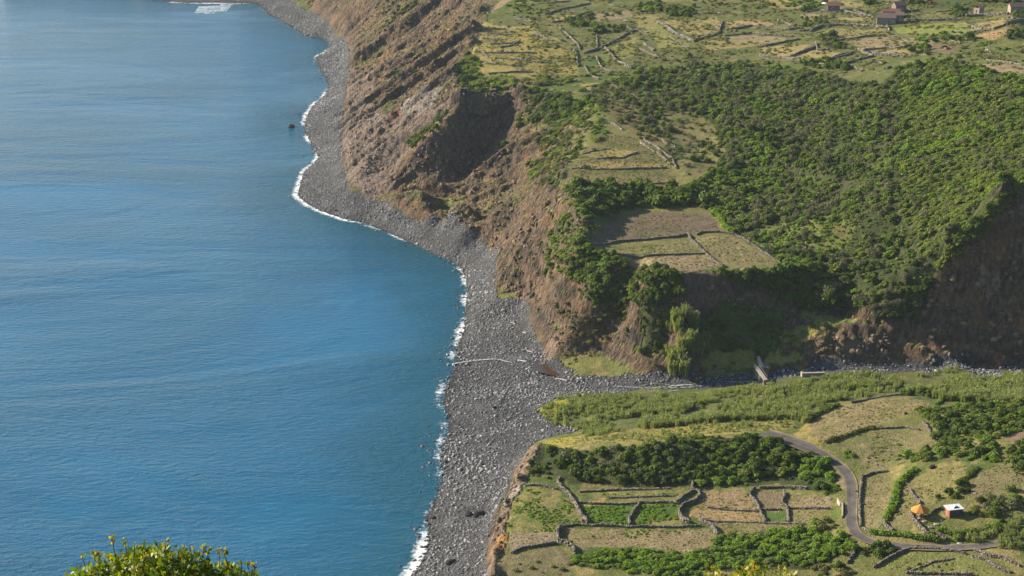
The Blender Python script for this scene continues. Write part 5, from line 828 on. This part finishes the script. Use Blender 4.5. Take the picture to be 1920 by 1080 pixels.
def gable_house(at, L, Wd, h, rise, rz, label, roofm, wallm, wins, door=None, lean=False, chimney=None, hip=0.0):
    L, Wd, h, rise = L*.86, Wd*.86, h*.86, rise*.86; wins = [(a_*.86, b_*.86, c_*.86, d_*.86, s_) for a_, b_, c_, d_, s_ in wins]; p = hit(tr(at))[0]; e = empty('stone_house', (p[0], p[1], p[2] - .2), rz); tag(e, label, 'house'); h += .2
    a, b = L/2, Wd/2; V, Fc = [], []; z1 = h + (rise if lean else 0)
    V = [(-a,-b,-.6),(a,-b,-.6),(a,b,-.6),(-a,b,-.6),(-a,-b,h),(a,-b,h),(a,b,z1 if lean else h),(-a,b,z1 if lean else h)]; Fc = [(0,1,5,4),(1,2,6,5),(2,3,7,6),(3,0,4,7)]
    if not lean and not hip: V += [(-a,0,h+rise),(a,0,h+rise)]; Fc = [(0,1,5,4),(2,3,7,6),(1,2,6,9,5),(3,0,4,8,7)]
    mesh_obj('wall', V, Fc, wallm, e); o_ = .22; th = .14
    if lean: A = [(-a-o_,-b-o_,h+.03-.0),(a+o_,-b-o_,h+.03),(a+o_,b+o_,z1+.1),(-a-o_,b+o_,z1+.1)]; RV = A + [(x, y, z+th) for x, y, z in A]; RF = [(0,3,2,1),(4,5,6,7),(0,1,5,4),(1,2,6,5),(2,3,7,6),(3,0,4,7)]
    else:
        q = hip*a; d = rise/b*o_; A = [(-a-o_,-b-o_,h-d+.03),(a+o_,-b-o_,h-d+.03),(a+o_-q,0,h+rise+.03),(-a-o_+q,0,h+rise+.03),(a+o_,b+o_,h-d+.03),(-a-o_,b+o_,h-d+.03)]; RV = A + [(x, y, z+th) for x, y, z in A]
        RF = [(6,7,8,9),(9,8,10,11),(1,0,3,2),(2,3,5,4),(0,1,7,6),(4,5,11,10),(1,2,8,7),(2,4,10,8),(3,0,6,9),(5,3,9,11)]
    rf = mesh_obj('roof', RV, RF, roofm, e)
    if chimney: boxes('chimney', [(chimney[0]-.3, chimney[0]+.3, chimney[1]-.3, chimney[1]+.3, h + .2, h + rise + .9)], M_HST2, rf)
    for (wx_, wz, ww, wh, side) in wins:
        if side == 'f': w = boxes('window', [(wx_-ww/2, wx_+ww/2, -b-.012, -b+.1, wz, wz+wh)], M_DARKW, e); boxes('frame', [(wx_-ww/2-.12, wx_-ww/2, -b-.03, -b+.1, wz, wz+wh), (wx_+ww/2, wx_+ww/2+.12, -b-.03, -b+.1, wz, wz+wh), (wx_-ww/2-.12, wx_+ww/2+.12, -b-.03, -b+.1, wz+wh, wz+wh+.12), (wx_-ww/2-.12, wx_+ww/2+.12, -b-.05, -b+.1, wz-.1, wz)], M_WHITE, w)
        else: w = boxes('window', [(-a-.012, -a+.1, wx_-ww/2, wx_+ww/2, wz, wz+wh)], M_DARKW, e)
    if door: boxes('door', [(door-.5, door+.5, -b-.015, -b+.1, -.2, 2.0)], M_WOOD, e)
    return e
gable_house('J 500,168', 6.0, 4.6, 3.0, 1.5, R(-6), 'far gabled stone house beside the white parasol', M_TILE, M_HST, [(-.6, 1.5, .6, .8, 'f'), (0, 1.2, .7, 1.0, 's')], 1.6)
gable_house('J 1290,355', 8.8, 4.2, 2.9, 1.6, R(-9), 'lower brown roofed farm building at the front of the farmstead', M_TILE2, M_HST2, [(2.2, 1.0, .7, .8, 'f'), (3.4, 1.1, .6, .7, 'f')], .9, True)
gable_house('J 1365,262', 8.2, 4.0, 3.1, 1.0, R(-9), 'red tiled farmhouse with white framed windows behind the brown roofed building', M_TILE, M_HST2, [(-1.6, 1.5, .7, 1.0, 'f'), (-.1, 1.5, .7, 1.0, 'f'), (1.5, 1.5, .7, 1.0, 'f')], 2.8, False, (-3.6, .3))
gable_house('J 1490,330', 3.6, 4.6, 3.4, .8, R(-9), 'dark stone wing on the right end of the farmstead', M_TILE2, M_HST, [(.2, 1.3, .6, .9, 'f')], None, True)
gable_house('J 1480,175', 5.4, 5.0, 3.4, 1.5, R(14), 'grey roofed stone house behind the farmstead under the trees', M_TILE2, M_HST, [(.6, 1.4, .6, .9, 'f'), (0, 1.2, .6, .9, 's')], -1.0)
gable_house('K 1010,275', 3.3, 3.3, 3.0, 1.1, R(38), 'small pale hip roofed stone shed above the dry field', plain('pale_tiles', (.33, .25, .20, 1), .9, .3, 3.0), M_HST2, [(0, 1.3, .5, .8, 'f'), (0, 1.1, .6, 1.2, 's')], None, False, None, .75)
gable_house('K 1850,240', 11.0, 4.6, 2.8, 1.5, R(4), 'long stone barn with brown roof at the right edge', M_TILE2, M_HST2, [(-3, 1.2, .7, .8, 'f')], -1.0)
# ---------------------------------------------------------------- poles and wires' crossarms, parasol
M_POLE = plain('pole_wood', (.30, .27, .24, 1), .9, .2)
def pole(at, h, label, arms=0, lamp=False, rad=.13):
    p = hit(tr(at))[0]; e = empty('utility_pole', (p[0], p[1], p[2])); tag(e, label, 'pole', 'poles of the farmland'); V, Fc = [], []; tube(V, Fc, (0, 0, -.5), (0, 0, h), rad, rad*.72); mesh_obj('shaft', V, Fc, M_POLE, e)
    for k in range(arms):
        z = h - .35 - k*2.2; a = boxes('crossarm', [(-.9, .9, -.18, -.1, z, z+.12)], M_POLE, e); V, Fc = [], []
        for x_ in (-.75, 0.3, .75): tube(V, Fc, (x_, -.14, z+.12), (x_, -.14, z+.34), .06, .04, 6)
        mesh_obj('insulator', V, Fc, M_WHITE, a)
    if lamp: V, Fc = [], []; tube(V, Fc, (0, 0, h-.2), (-.9, 0, h+.1), .05, .04, 6); a = mesh_obj('lamp_arm', V, Fc, M_POLE, e); boxes('lamp_head', [(-1.4, -.8, -.14, .14, h+.05, h+.2)], M_WHITE, a)
for at, h, label, arms, lamp in (('U 1290,92', 9.0, 'lone thin pole on the orange strip at the top of the picture', 0, False), ('B 604,112', 10.5, 'tall pole among the tan fields left of the farmhouse', 0, False), ('J 780,190', 3.6, 'short pole on the wall right of the far gabled house', 0, False), ('J 1345,165', 3.0, 'short pole right behind the farmhouse roof', 0, True),
                             ('J 1670,310', 4.6, 'white lamp post right of the farmstead', 0, True), ('K 205,408', 4.2, 'thin white post behind the bright lime field', 0, False), ('K 1210,1000', 10.6, 'tall double armed pole nearest to the wood on the right', 2, False), ('K 1555,808', 7.8, 'second tall pole at the right edge of the tan orange field', 1, False)): pole(at, h, label, arms, lamp)
p = hit(tr('J 368,128'))[0]; e = empty('parasol', p); tag(e, 'white parasol beside the far gabled house', 'parasol'); V, Fc = [], []; tube(V, Fc, (0, 0, 0), (0, 0, 2.5), .04, .03, 6); mesh_obj('pole', V, Fc, M_POLE, e)
V = [(0, 0, 2.75)] + [(1.5*math.cos(k*.785), 1.5*math.sin(k*.785), 2.2) for k in range(8)]; mesh_obj('canopy', V, [(0, 1+k, 1+(k+1) % 8) for k in range(8)] + [tuple(range(8, 0, -1))], M_WHITE, e)
# ---------------------------------------------------------------- cows
def cow(at, label, col, rz):
    p = hit(tr(at))[0]; e = empty('cow', (p[0], p[1], p[2]), rz); tag(e, label, 'cow'); me = bpy.data.meshes.new('body'); bm = bmesh.new()
    J = [((0,0,1.12), .30), ((.42,0,1.1), .36), ((.78,0,1.16), .29), ((1.05,0,1.22), .17), ((1.28,0,1.2), .15), ((1.55,0,1.02), .09), ((-.5,0,1.12), .37), ((-.82,0,1.15), .27)]
    vs = [bm.verts.new(c) for c, _ in J]; rad = [q for _, q in J]
    for a, b in ((0,1),(1,2),(2,3),(3,4),(4,5),(0,6),(6,7)): bm.edges.new((vs[a], vs[b]))
    def chain(root, L):
        pv = vs[root]
        for c, q in L: v = bm.verts.new(c); rad.append(q); bm.edges.new((pv, v)); vs.append(v); pv = v
    for y in (-.2, .2): chain(2, [((.74, y, .82), .14), ((.76, y, .42), .075), ((.74, y, .02), .07)]); chain(7, [((-.84, y, .85), .17), ((-.92, y, .48), .08), ((-.86, y, .02), .07)]); chain(4, [((1.25, y*1.25, 1.3), .05)])
    chain(7, [((-1.12, 0, 1.05), .035), ((-1.14, 0, .55), .03)]); bm.to_mesh(me); bm.free(); o = link('body', me, e); md = o.modifiers.new('skin', 'SKIN')
    for v, q in zip(me.skin_vertices[0].data, rad): v.radius = (q, q)
    me.skin_vertices[0].data[0].use_root = True; o.modifiers.new('sub', 'SUBSURF').levels = 1; me.materials.append(plain('hide_' + at[:1], col, .8, .3))
cow('K 66,92', 'reddish brown cow standing in the shaded green field at the top right', (.24, .11, .055, 1), R(5)); cow('K 335,985', 'black cow standing on the small brown plot left of the tall poles', (.02, .02, .022, 1), R(200))
# ---------------------------------------------------------------- hut, gazebo, stone tables
M_PLANK = plain('shade_dark_planks', (.075, .08, .095, 1), .85, .3, 4.0, .3); M_RED = plain('red_paint', (.30, .075, .035, 1), .7, .15); M_ORG = plain('orange_tiles', (.50, .22, .045, 1), .75, .18, 4.0, .2); M_ORW = plain('orange_wood', (.40, .15, .045, 1), .7, .2); M_ROOFW = plain('white_roof', (.58, .6, .63, 1), .5, .06)  # plank colour has the dark blue of the shaded wall put into it
p = hit(tr('Y 1440,478'))[0]; e = empty('garden_hut', (p[0], p[1] + 1.3, float(zat(p[0], p[1] + 1.3)) - .15), R(13)); tag(e, 'small dark hut with flat white roof and red end wall', 'hut'); e.scale = (.93, .93, .84)
boxes('wall', [(-1.55, 1.7, -1.3, 1.3, -.5, 2.15)], M_PLANK, e); d_ = boxes('end_wall', [(-1.62, -1.553, -1.25, 1.25, -.3, 2.1)], M_RED, e); boxes('door', [(-1.66, -1.622, -.4, .5, -.1, 1.8)], M_WOOD, d_)
rf = boxes('roof', [(-1.95, 1.95, -1.55, 1.55, 2.16, 2.32)], M_ROOFW, e); V = [(-.55,-.85,2.323),(.95,-.85,2.323),(.95,.65,2.323),(-.55,.65,2.323),(-.1,-.5,2.72),(.5,-.5,2.72),(.5,.3,2.72),(-.1,.3,2.72)]; sk = mesh_obj('skylight', V, [(0,1,5,4),(1,2,6,5),(2,3,7,6),(3,0,4,7),(4,5,6,7)], M_ROOFW, rf)
V, Fc = [], []; V = [(-.42,-.86,2.34),(.82,-.86,2.34),(.44,-.535,2.70),(-.04,-.535,2.70)]; mesh_obj('pane', V + [(x, y+.03, z) for x, y, z in V], [(0,1,2,3),(7,6,5,4),(0,4,5,1),(1,5,6,2),(2,6,7,3),(3,7,4,0)], plain('dark_glass', (.03, .06, .09, 1), .1, .05), sk)
boxes('window', [(-.1, .7, -1.325, -1.25, 1.0, 1.6)], plain('hut_window', (.10, .12, .14, 1), .2, .05), e)
p = hit(tr('Y 830,505'))[0]; e = empty('gazebo', (p[0], p[1] + 1.2, float(zat(p[0], p[1] + 1.2)) - .1), R(10)); tag(e, 'open gazebo with a pointed orange roof', 'gazebo'); e.scale = (.92, .92, .9); n8 = 8
ring = lambda rr_, z: [(rr_*math.cos(6.2832*k/n8), rr_*math.sin(6.2832*k/n8), z) for k in range(n8)]
V = [(0, 0, 3.45)] + ring(2.3, 1.95) + ring(2.3, 1.83) + [(0, 0, 3.3)]; mesh_obj('roof', V, [(0, 1+k, 1+(k+1) % n8) for k in range(n8)] + [(1+k, 9+k, 9+(k+1) % n8, 1+(k+1) % n8) for k in range(n8)] + [(17, 9+(k+1) % n8, 9+k) for k in range(n8)], M_ORG, e)
for x_, y_, _ in ring(1.95, 0): V, Fc = [], []; tube(V, Fc, (x_, y_, -.4), (x_, y_, 2.0), .085, .08, 8); mesh_obj('post', V, Fc, M_ORW, e)
V, Fc = [], []
for k in range(n8): a_, b_ = ring(1.95, 1.86)[k], ring(1.95, 1.86)[(k+1) % n8]; tube(V, Fc, a_, b_, .06, .06, 6)
mesh_obj('ring_beam', V, Fc, M_ORW, e); V, Fc = [], []; tube(V, Fc, (0, 0, -.3), (0, 0, .7), .35, .3, 10); tube(V, Fc, (0, 0, .7), (0, 0, .8), .9, .9, 14); mesh_obj('table', V, Fc, M_HST2, e)
M_PALE = stone_mat('pale_stone', (.30, .26, .22, 1), (.40, .36, .31, 1), .25)
for at, label, s_ in (('Y 805,512', 'flat pale boulder just below the gazebo posts', .45), ('Y 900,562', 'flat pale boulder between gazebo and retaining wall', .5), ('Y 1110,615', 'flat pale boulder in the middle of the hut lawn', .55), ('Y 1012,672', 'flat pale boulder nearest to the rubble wall by the lane', .52), ('Y 1195,540', 'small pale boulder left of the bush under the hut', .3), ('Y 1530,960', 'pale boulder at the lane below the hut entrance', .5), ('O 215,330', 'pale boulder in the tan plot beside the white gate wall', .6), ('H 1130,150', 'pale boulder on the slope above the hut', .35)):
    p = hit(tr(at))[0]; me = stone_geo(len(label), 2); me.materials.append(M_PALE); o = link('boulder', me); o.location = (p[0], p[1], p[2] + s_*.2); o.scale = (s_*1.2, s_*1.1, s_*.9); tag(o, label, 'boulder')
# ---------------------------------------------------------------- white gate wall, footbridge, trough
M_CONC = plain('concrete', (.31, .28, .25, 1), .9, .25, 2.0, .3); M_RENDER = plain('pale_render', (.40, .33, .27, 1), .85, .15)
P = hit(tr('O 300,375 330,415 355,415 357,490 355,552')); V, Fc = [], []
for a_, b_, h0, h1 in ((P[0], P[1], 1.2, .8), (P[1], P[2], .8, .8), (P[2], P[3], .95, .95), (P[3], P[4], .95, .7)):
    d_ = np.array([b_[0]-a_[0], b_[1]-a_[1]]); L_ = np.hypot(*d_); n_ = np.array([-d_[1], d_[0]])/L_*.13; i = len(V)
    for q, h_ in ((a_, h0), (b_, h1)): V += [(q[0]-n_[0], q[1]-n_[1], q[2]-.3), (q[0]+n_[0], q[1]+n_[1], q[2]-.3), (q[0]+n_[0], q[1]+n_[1], q[2]+h_), (q[0]-n_[0], q[1]-n_[1], q[2]+h_)]
    Fc += [(i,i+4,i+7,i+3),(i+1,i+2,i+6,i+5),(i+3,i+7,i+6,i+2),(i,i+3,i+2,i+1),(i+4,i+5,i+6,i+7)]
tag(mesh_obj('gate_wall', V, Fc, M_RENDER), 'pale rendered wall at the field gate left of the lane', 'wall')
a_ = hit(tr('M 610,560'))[0]; b_ = hit(tr('M 755,655'))[0]; zt = max(a_[2], b_[2]) + 1.7; d_ = Vector((b_[0]-a_[0], b_[1]-a_[1], 0)); L_ = max(d_.length, 9.0); ang = math.atan2(d_.y, d_.x)
e = empty('footbridge', (a_[0], a_[1], zt), ang); tag(e, 'narrow pale footbridge over the stream', 'bridge'); boxes('deck', [(-.5, L_+.5, -.55, .55, -.22, 0)], M_CONC, e)
for x_ in (1.2, L_*.5, L_-.6): boxes('support', [(x_-.18, x_+.18, -.4, .4, -3.2, -.224)], M_CONC, e)
for y_ in (-.5, .5):
    V, Fc = [], []; tube(V, Fc, (-.3, y_, .85), (L_+.3, y_, .85), .035, .035, 6)
    for k in range(6): tube(V, Fc, (L_*k/5, y_, 0), (L_*k/5, y_, .85), .03, .03, 6)
    mesh_obj('railing', V, Fc, M_WOOD, e)
p = hit(tr('M 740,560'))[0]; e = empty('bridge_abutment', (p[0], p[1], p[2]), R(-8)); tag(e, 'dark stone abutment with a pale sloping ramp above the footbridge', 'abutment'); boxes('stone_block', [(-1.1, 1.1, -.2, 3.0, -1.0, 3.4)], M_HST, e)
V = [(-1.1,.2,3.41),(-.1,.0,3.41),(-1.5,5.2,4.6),(-2.2,5.2,4.6)]; mesh_obj('ramp', V + [(x, y, z-.9) for x, y, z in V], [(0,1,2,3),(7,6,5,4),(0,4,5,1),(1,5,6,2),(2,6,7,3),(3,7,4,0)], M_CONC, e)
p = hit(tr('M 1480,520'))[0]; e = empty('concrete_trough', (p[0], p[1], p[2] - .2), R(4)); tag(e, 'long pale concrete trough wall at the edge of the stream bed', 'wall'); boxes('wall', [(-3.2, 3.2, -.25, .25, -.6, 1.1), (-3.2, -2.8, .25, 1.6, -.6, 1.1)], M_CONC, e); boxes('coping', [(-3.3, 3.3, -.35, .35, 1.103, 1.22)], M_RENDER, e)
for at, L_, rz, label in (('X 850,45', 2.4, 2.2, 'bleached driftwood log high on the beach above the stream mouth'), ('X 980,350', 2.0, -.2, 'pale driftwood log left of the brown pool'), ('X 1040,368', 2.2, -.7, 'pale driftwood log nearest to the brown pool'), ('X 1105,262', 1.6, -.3, 'pale driftwood log at the foot of the earth slide'), ('X 980,155', 1.5, -.9, 'thin driftwood log below the dry slope'), ('C 1290,815', 2.2, 1.0, 'pale driftwood log on the middle of the beach'), ('C 950,332', 1.6, 0, 'pale driftwood log below the brown crags')):
    p = hit(tr(at))[0]; V, Fc = [], []; tube(V, Fc, (-L_/2, 0, 0), (0, .08, .1), .14, .17, 7); tube(V, Fc, (0, .08, .1), (L_/2, 0, .02), .168, .08, 7); tube(V, Fc, (.2, .08, .1), (.6, .5, .35), .07, .03, 6); o = mesh_obj('driftwood', V, Fc, plain('bleached_wood', (.55, .5, .45, 1), .9, .2)); o.location = (p[0], p[1], p[2] + .3); o.rotation_euler = (0, 0, rz); tag(o, label, 'driftwood')
# ---------------------------------------------------------------- foreground shrubs on the viewpoint slope
FL = NT('glossy_leaf'); ge = FL.n('ShaderNodeNewGeometry'); va = FL.n('ShaderNodeAttribute', attribute_name='tip').outputs['Fac']; rn = ge.outputs['Random Per Island']
c = FL.ramp(rn, [(0, (.05, .10, .008)), (.5, (.13, .20, .014)), (1, (.25, .28, .022))]); c = FL.mix(va, c, FL.ramp(rn, [(0, (.24, .27, .02)), (.72, (.38, .35, .03)), (1, (.34, .16, .06))]))
d = FL.n('ShaderNodeBsdfPrincipled', i_Roughness=.5); FL.l(c, d.inputs['Base Color']); d.inputs['Specular IOR Level'].default_value = .5; tl = FL.n('ShaderNodeBsdfTranslucent'); FL.l(FL.mix(1.0, c, (1.3, 1.3, .5), 'MULTIPLY'), tl.inputs[0]); mx = FL.n('ShaderNodeMixShader', i_0=.4); FL.l(d.outputs[0], mx.inputs[1]); FL.l(tl.outputs[0], mx.inputs[2]); FL.l(mx.outputs[0], FL.out.inputs[0])
def leaf_cloud(C, Rr, num, size, seed, tipfrac):
    """leaves on the skin of lobes; returns quads and per-vertex tip colour"""
    q = np.random.default_rng(seed); V, Tp = [], []
    for (c, rr_) in zip(C, Rr):
        k = int(num*rr_*rr_); d = q.normal(size=(k, 3)); d /= np.linalg.norm(d, axis=1)[:, None]; p = np.array(c) + d*rr_*q.uniform(.7, 1.06, (k, 1)); nn = d*.4 + q.normal(size=(k, 3))*.6; nn /= np.linalg.norm(nn, axis=1)[:, None]
        u = d*.7 + q.normal(size=(k, 3))*.5 + [0, 0, .35]; u -= nn*(u*nn).sum(1)[:, None]; u /= np.linalg.norm(u, axis=1)[:, None]; v = np.cross(nn, u); s = size*q.uniform(.6, 1.15, (k, 1))
        V.append(np.stack([p, p + u*s*.5 + v*s*.24 + nn*s*.05, p + u*s, p + u*s*.5 - v*s*.24 + nn*s*.05], 1)); Tp.append(np.repeat((q.random(k) < tipfrac*np.clip(d[:, 2] + .5, 0, 1)).astype(np.float32), 4))
    return np.concatenate(V).reshape(-1, 3), np.concatenate(Tp)
def front_shrub(label, lobes, size, num, tipfrac, shoots, seed, dist):
    """lobes: photo points and radius in px at this distance"""
    C, Rr = [], []
    for px, py, rp, dd in lobes: dx, dy, dz = ray(px, py); k = (dist + dd)/1.0; C.append((dx*k, dy*k, CAM_H + dz*k)); Rr.append(rp*dist/F)
    C = np.array(C); base = C.mean(0); base[2] = float(zat(base[0], base[1])); V, Tp = leaf_cloud(C, Rr, num, size, seed, tipfrac); q = np.random.default_rng(seed); SV, SF = [], []
    for px, py, hp in shoots:
        dx, dy, dz = ray(px, py); tp = np.array([dx, dy, dz])*dist + [0, 0, CAM_H]; ln = hp*dist/F; bt = tp - [q.normal()*.15*ln, q.normal()*.1*ln, ln]; tube(SV, SF, tuple(bt), tuple(tp), .006, .003, 5); vs_, ts = [], []
        for k in range(max(8, int(hp/3))):
            f = q.uniform(.35, 1.0)**.6; p0 = bt + (tp-bt)*f; a = q.uniform(0, 6.28); u = np.array([math.cos(a)*.7, math.sin(a)*.7, .75]); u /= np.linalg.norm(u); v = np.cross(u, [math.sin(a), -math.cos(a), .4]); v /= np.linalg.norm(v); s = size*q.uniform(.5, .95)*(.6 if f > .9 else 1); vs_ += [p0, p0 + u*s*.5 + v*s*.22, p0 + u*s, p0 + u*s*.5 - v*s*.22]; ts += [1.0 if q.random() < .8 else 0.]*4
        V = np.r_[V, np.array(vs_)]; Tp = np.r_[Tp, np.array(ts, np.float32)]
    e = empty('foreground_shrub', base); tag(e, label, 'shrub'); me = quads_mesh('foliage', V - base, np.arange(len(V)).reshape(-1, 4), FL.m); me.attributes.new('tip', 'FLOAT', 'POINT').data.foreach_set('value', Tp.astype(np.float32)); link('foliage', me, e)
    for c in C: tube(SV, SF, (base[0], base[1], base[2] - .2), tuple(c), .03, .012, 6)
    mesh_obj('branches', np.array(SV) - base, SF, BARK, e)
front_shrub('large glossy green shrub with yellow red shoot tips in the lower left corner', [(296, 1120, 92, 0), (228, 1106, 66, .15), (166, 1123, 58, .1), (348, 1089, 52, -.1), (408, 1122, 62, .1), (460, 1129, 50, 0), (258, 1081, 42, .25), (126, 1136, 45, 0), (488, 1141, 38, .1), (296, 1168, 100, -.2)], .075, 12000, .18,
            [(208, 1006, 45), (233, 1010, 40), (185, 1034, 30), (176, 1036, 26), (252, 1022, 30), (305, 1022, 30), (313, 1014, 32), (275, 1030, 24), (153, 1040, 26), (265, 1025, 25), (382, 1024, 40), (392, 1030, 36), (412, 1030, 38), (419, 1032, 36), (452, 1052, 22), (478, 1058, 24), (463, 1056, 20), (358, 1030, 26), (345, 1024, 22)], 5, 18.0)
front_shrub('yellow green shrub tops poking up at the bottom edge below the thicket', [(1412, 1082, 26, 0), (1395, 1090, 22, .1), (1432, 1090, 22, -.1), (1335, 1088, 20, .2), (1322, 1092, 14, 0), (1352, 1092, 14, 0), (1466, 1084, 14, .1), (1480, 1086, 11, 0), (1400, 1110, 40, 0)], .075, 5200, .75, [(1415, 1054, 16), (1462, 1063, 14), (1338, 1066, 14)], 9, 22.0)
# ---------------------------------------------------------------- sea air
HZ = .00004
if HZ:
    V, Fc = [], []; box(V, Fc, -1000, 900, -300, 1900, -20, 420); hz = mesh_obj('haze', V, Fc); t = NT('haze'); vp = t.n('ShaderNodeVolumePrincipled'); vp.inputs['Color'].default_value = (.72, .86, 1, 1); vp.inputs['Density'].default_value = HZ; vp.inputs['Anisotropy'].default_value = .2
    t.l(vp.outputs[0], t.out.inputs['Volume']); hz.data.materials.append(t.m); tag(hz, kind='stuff')
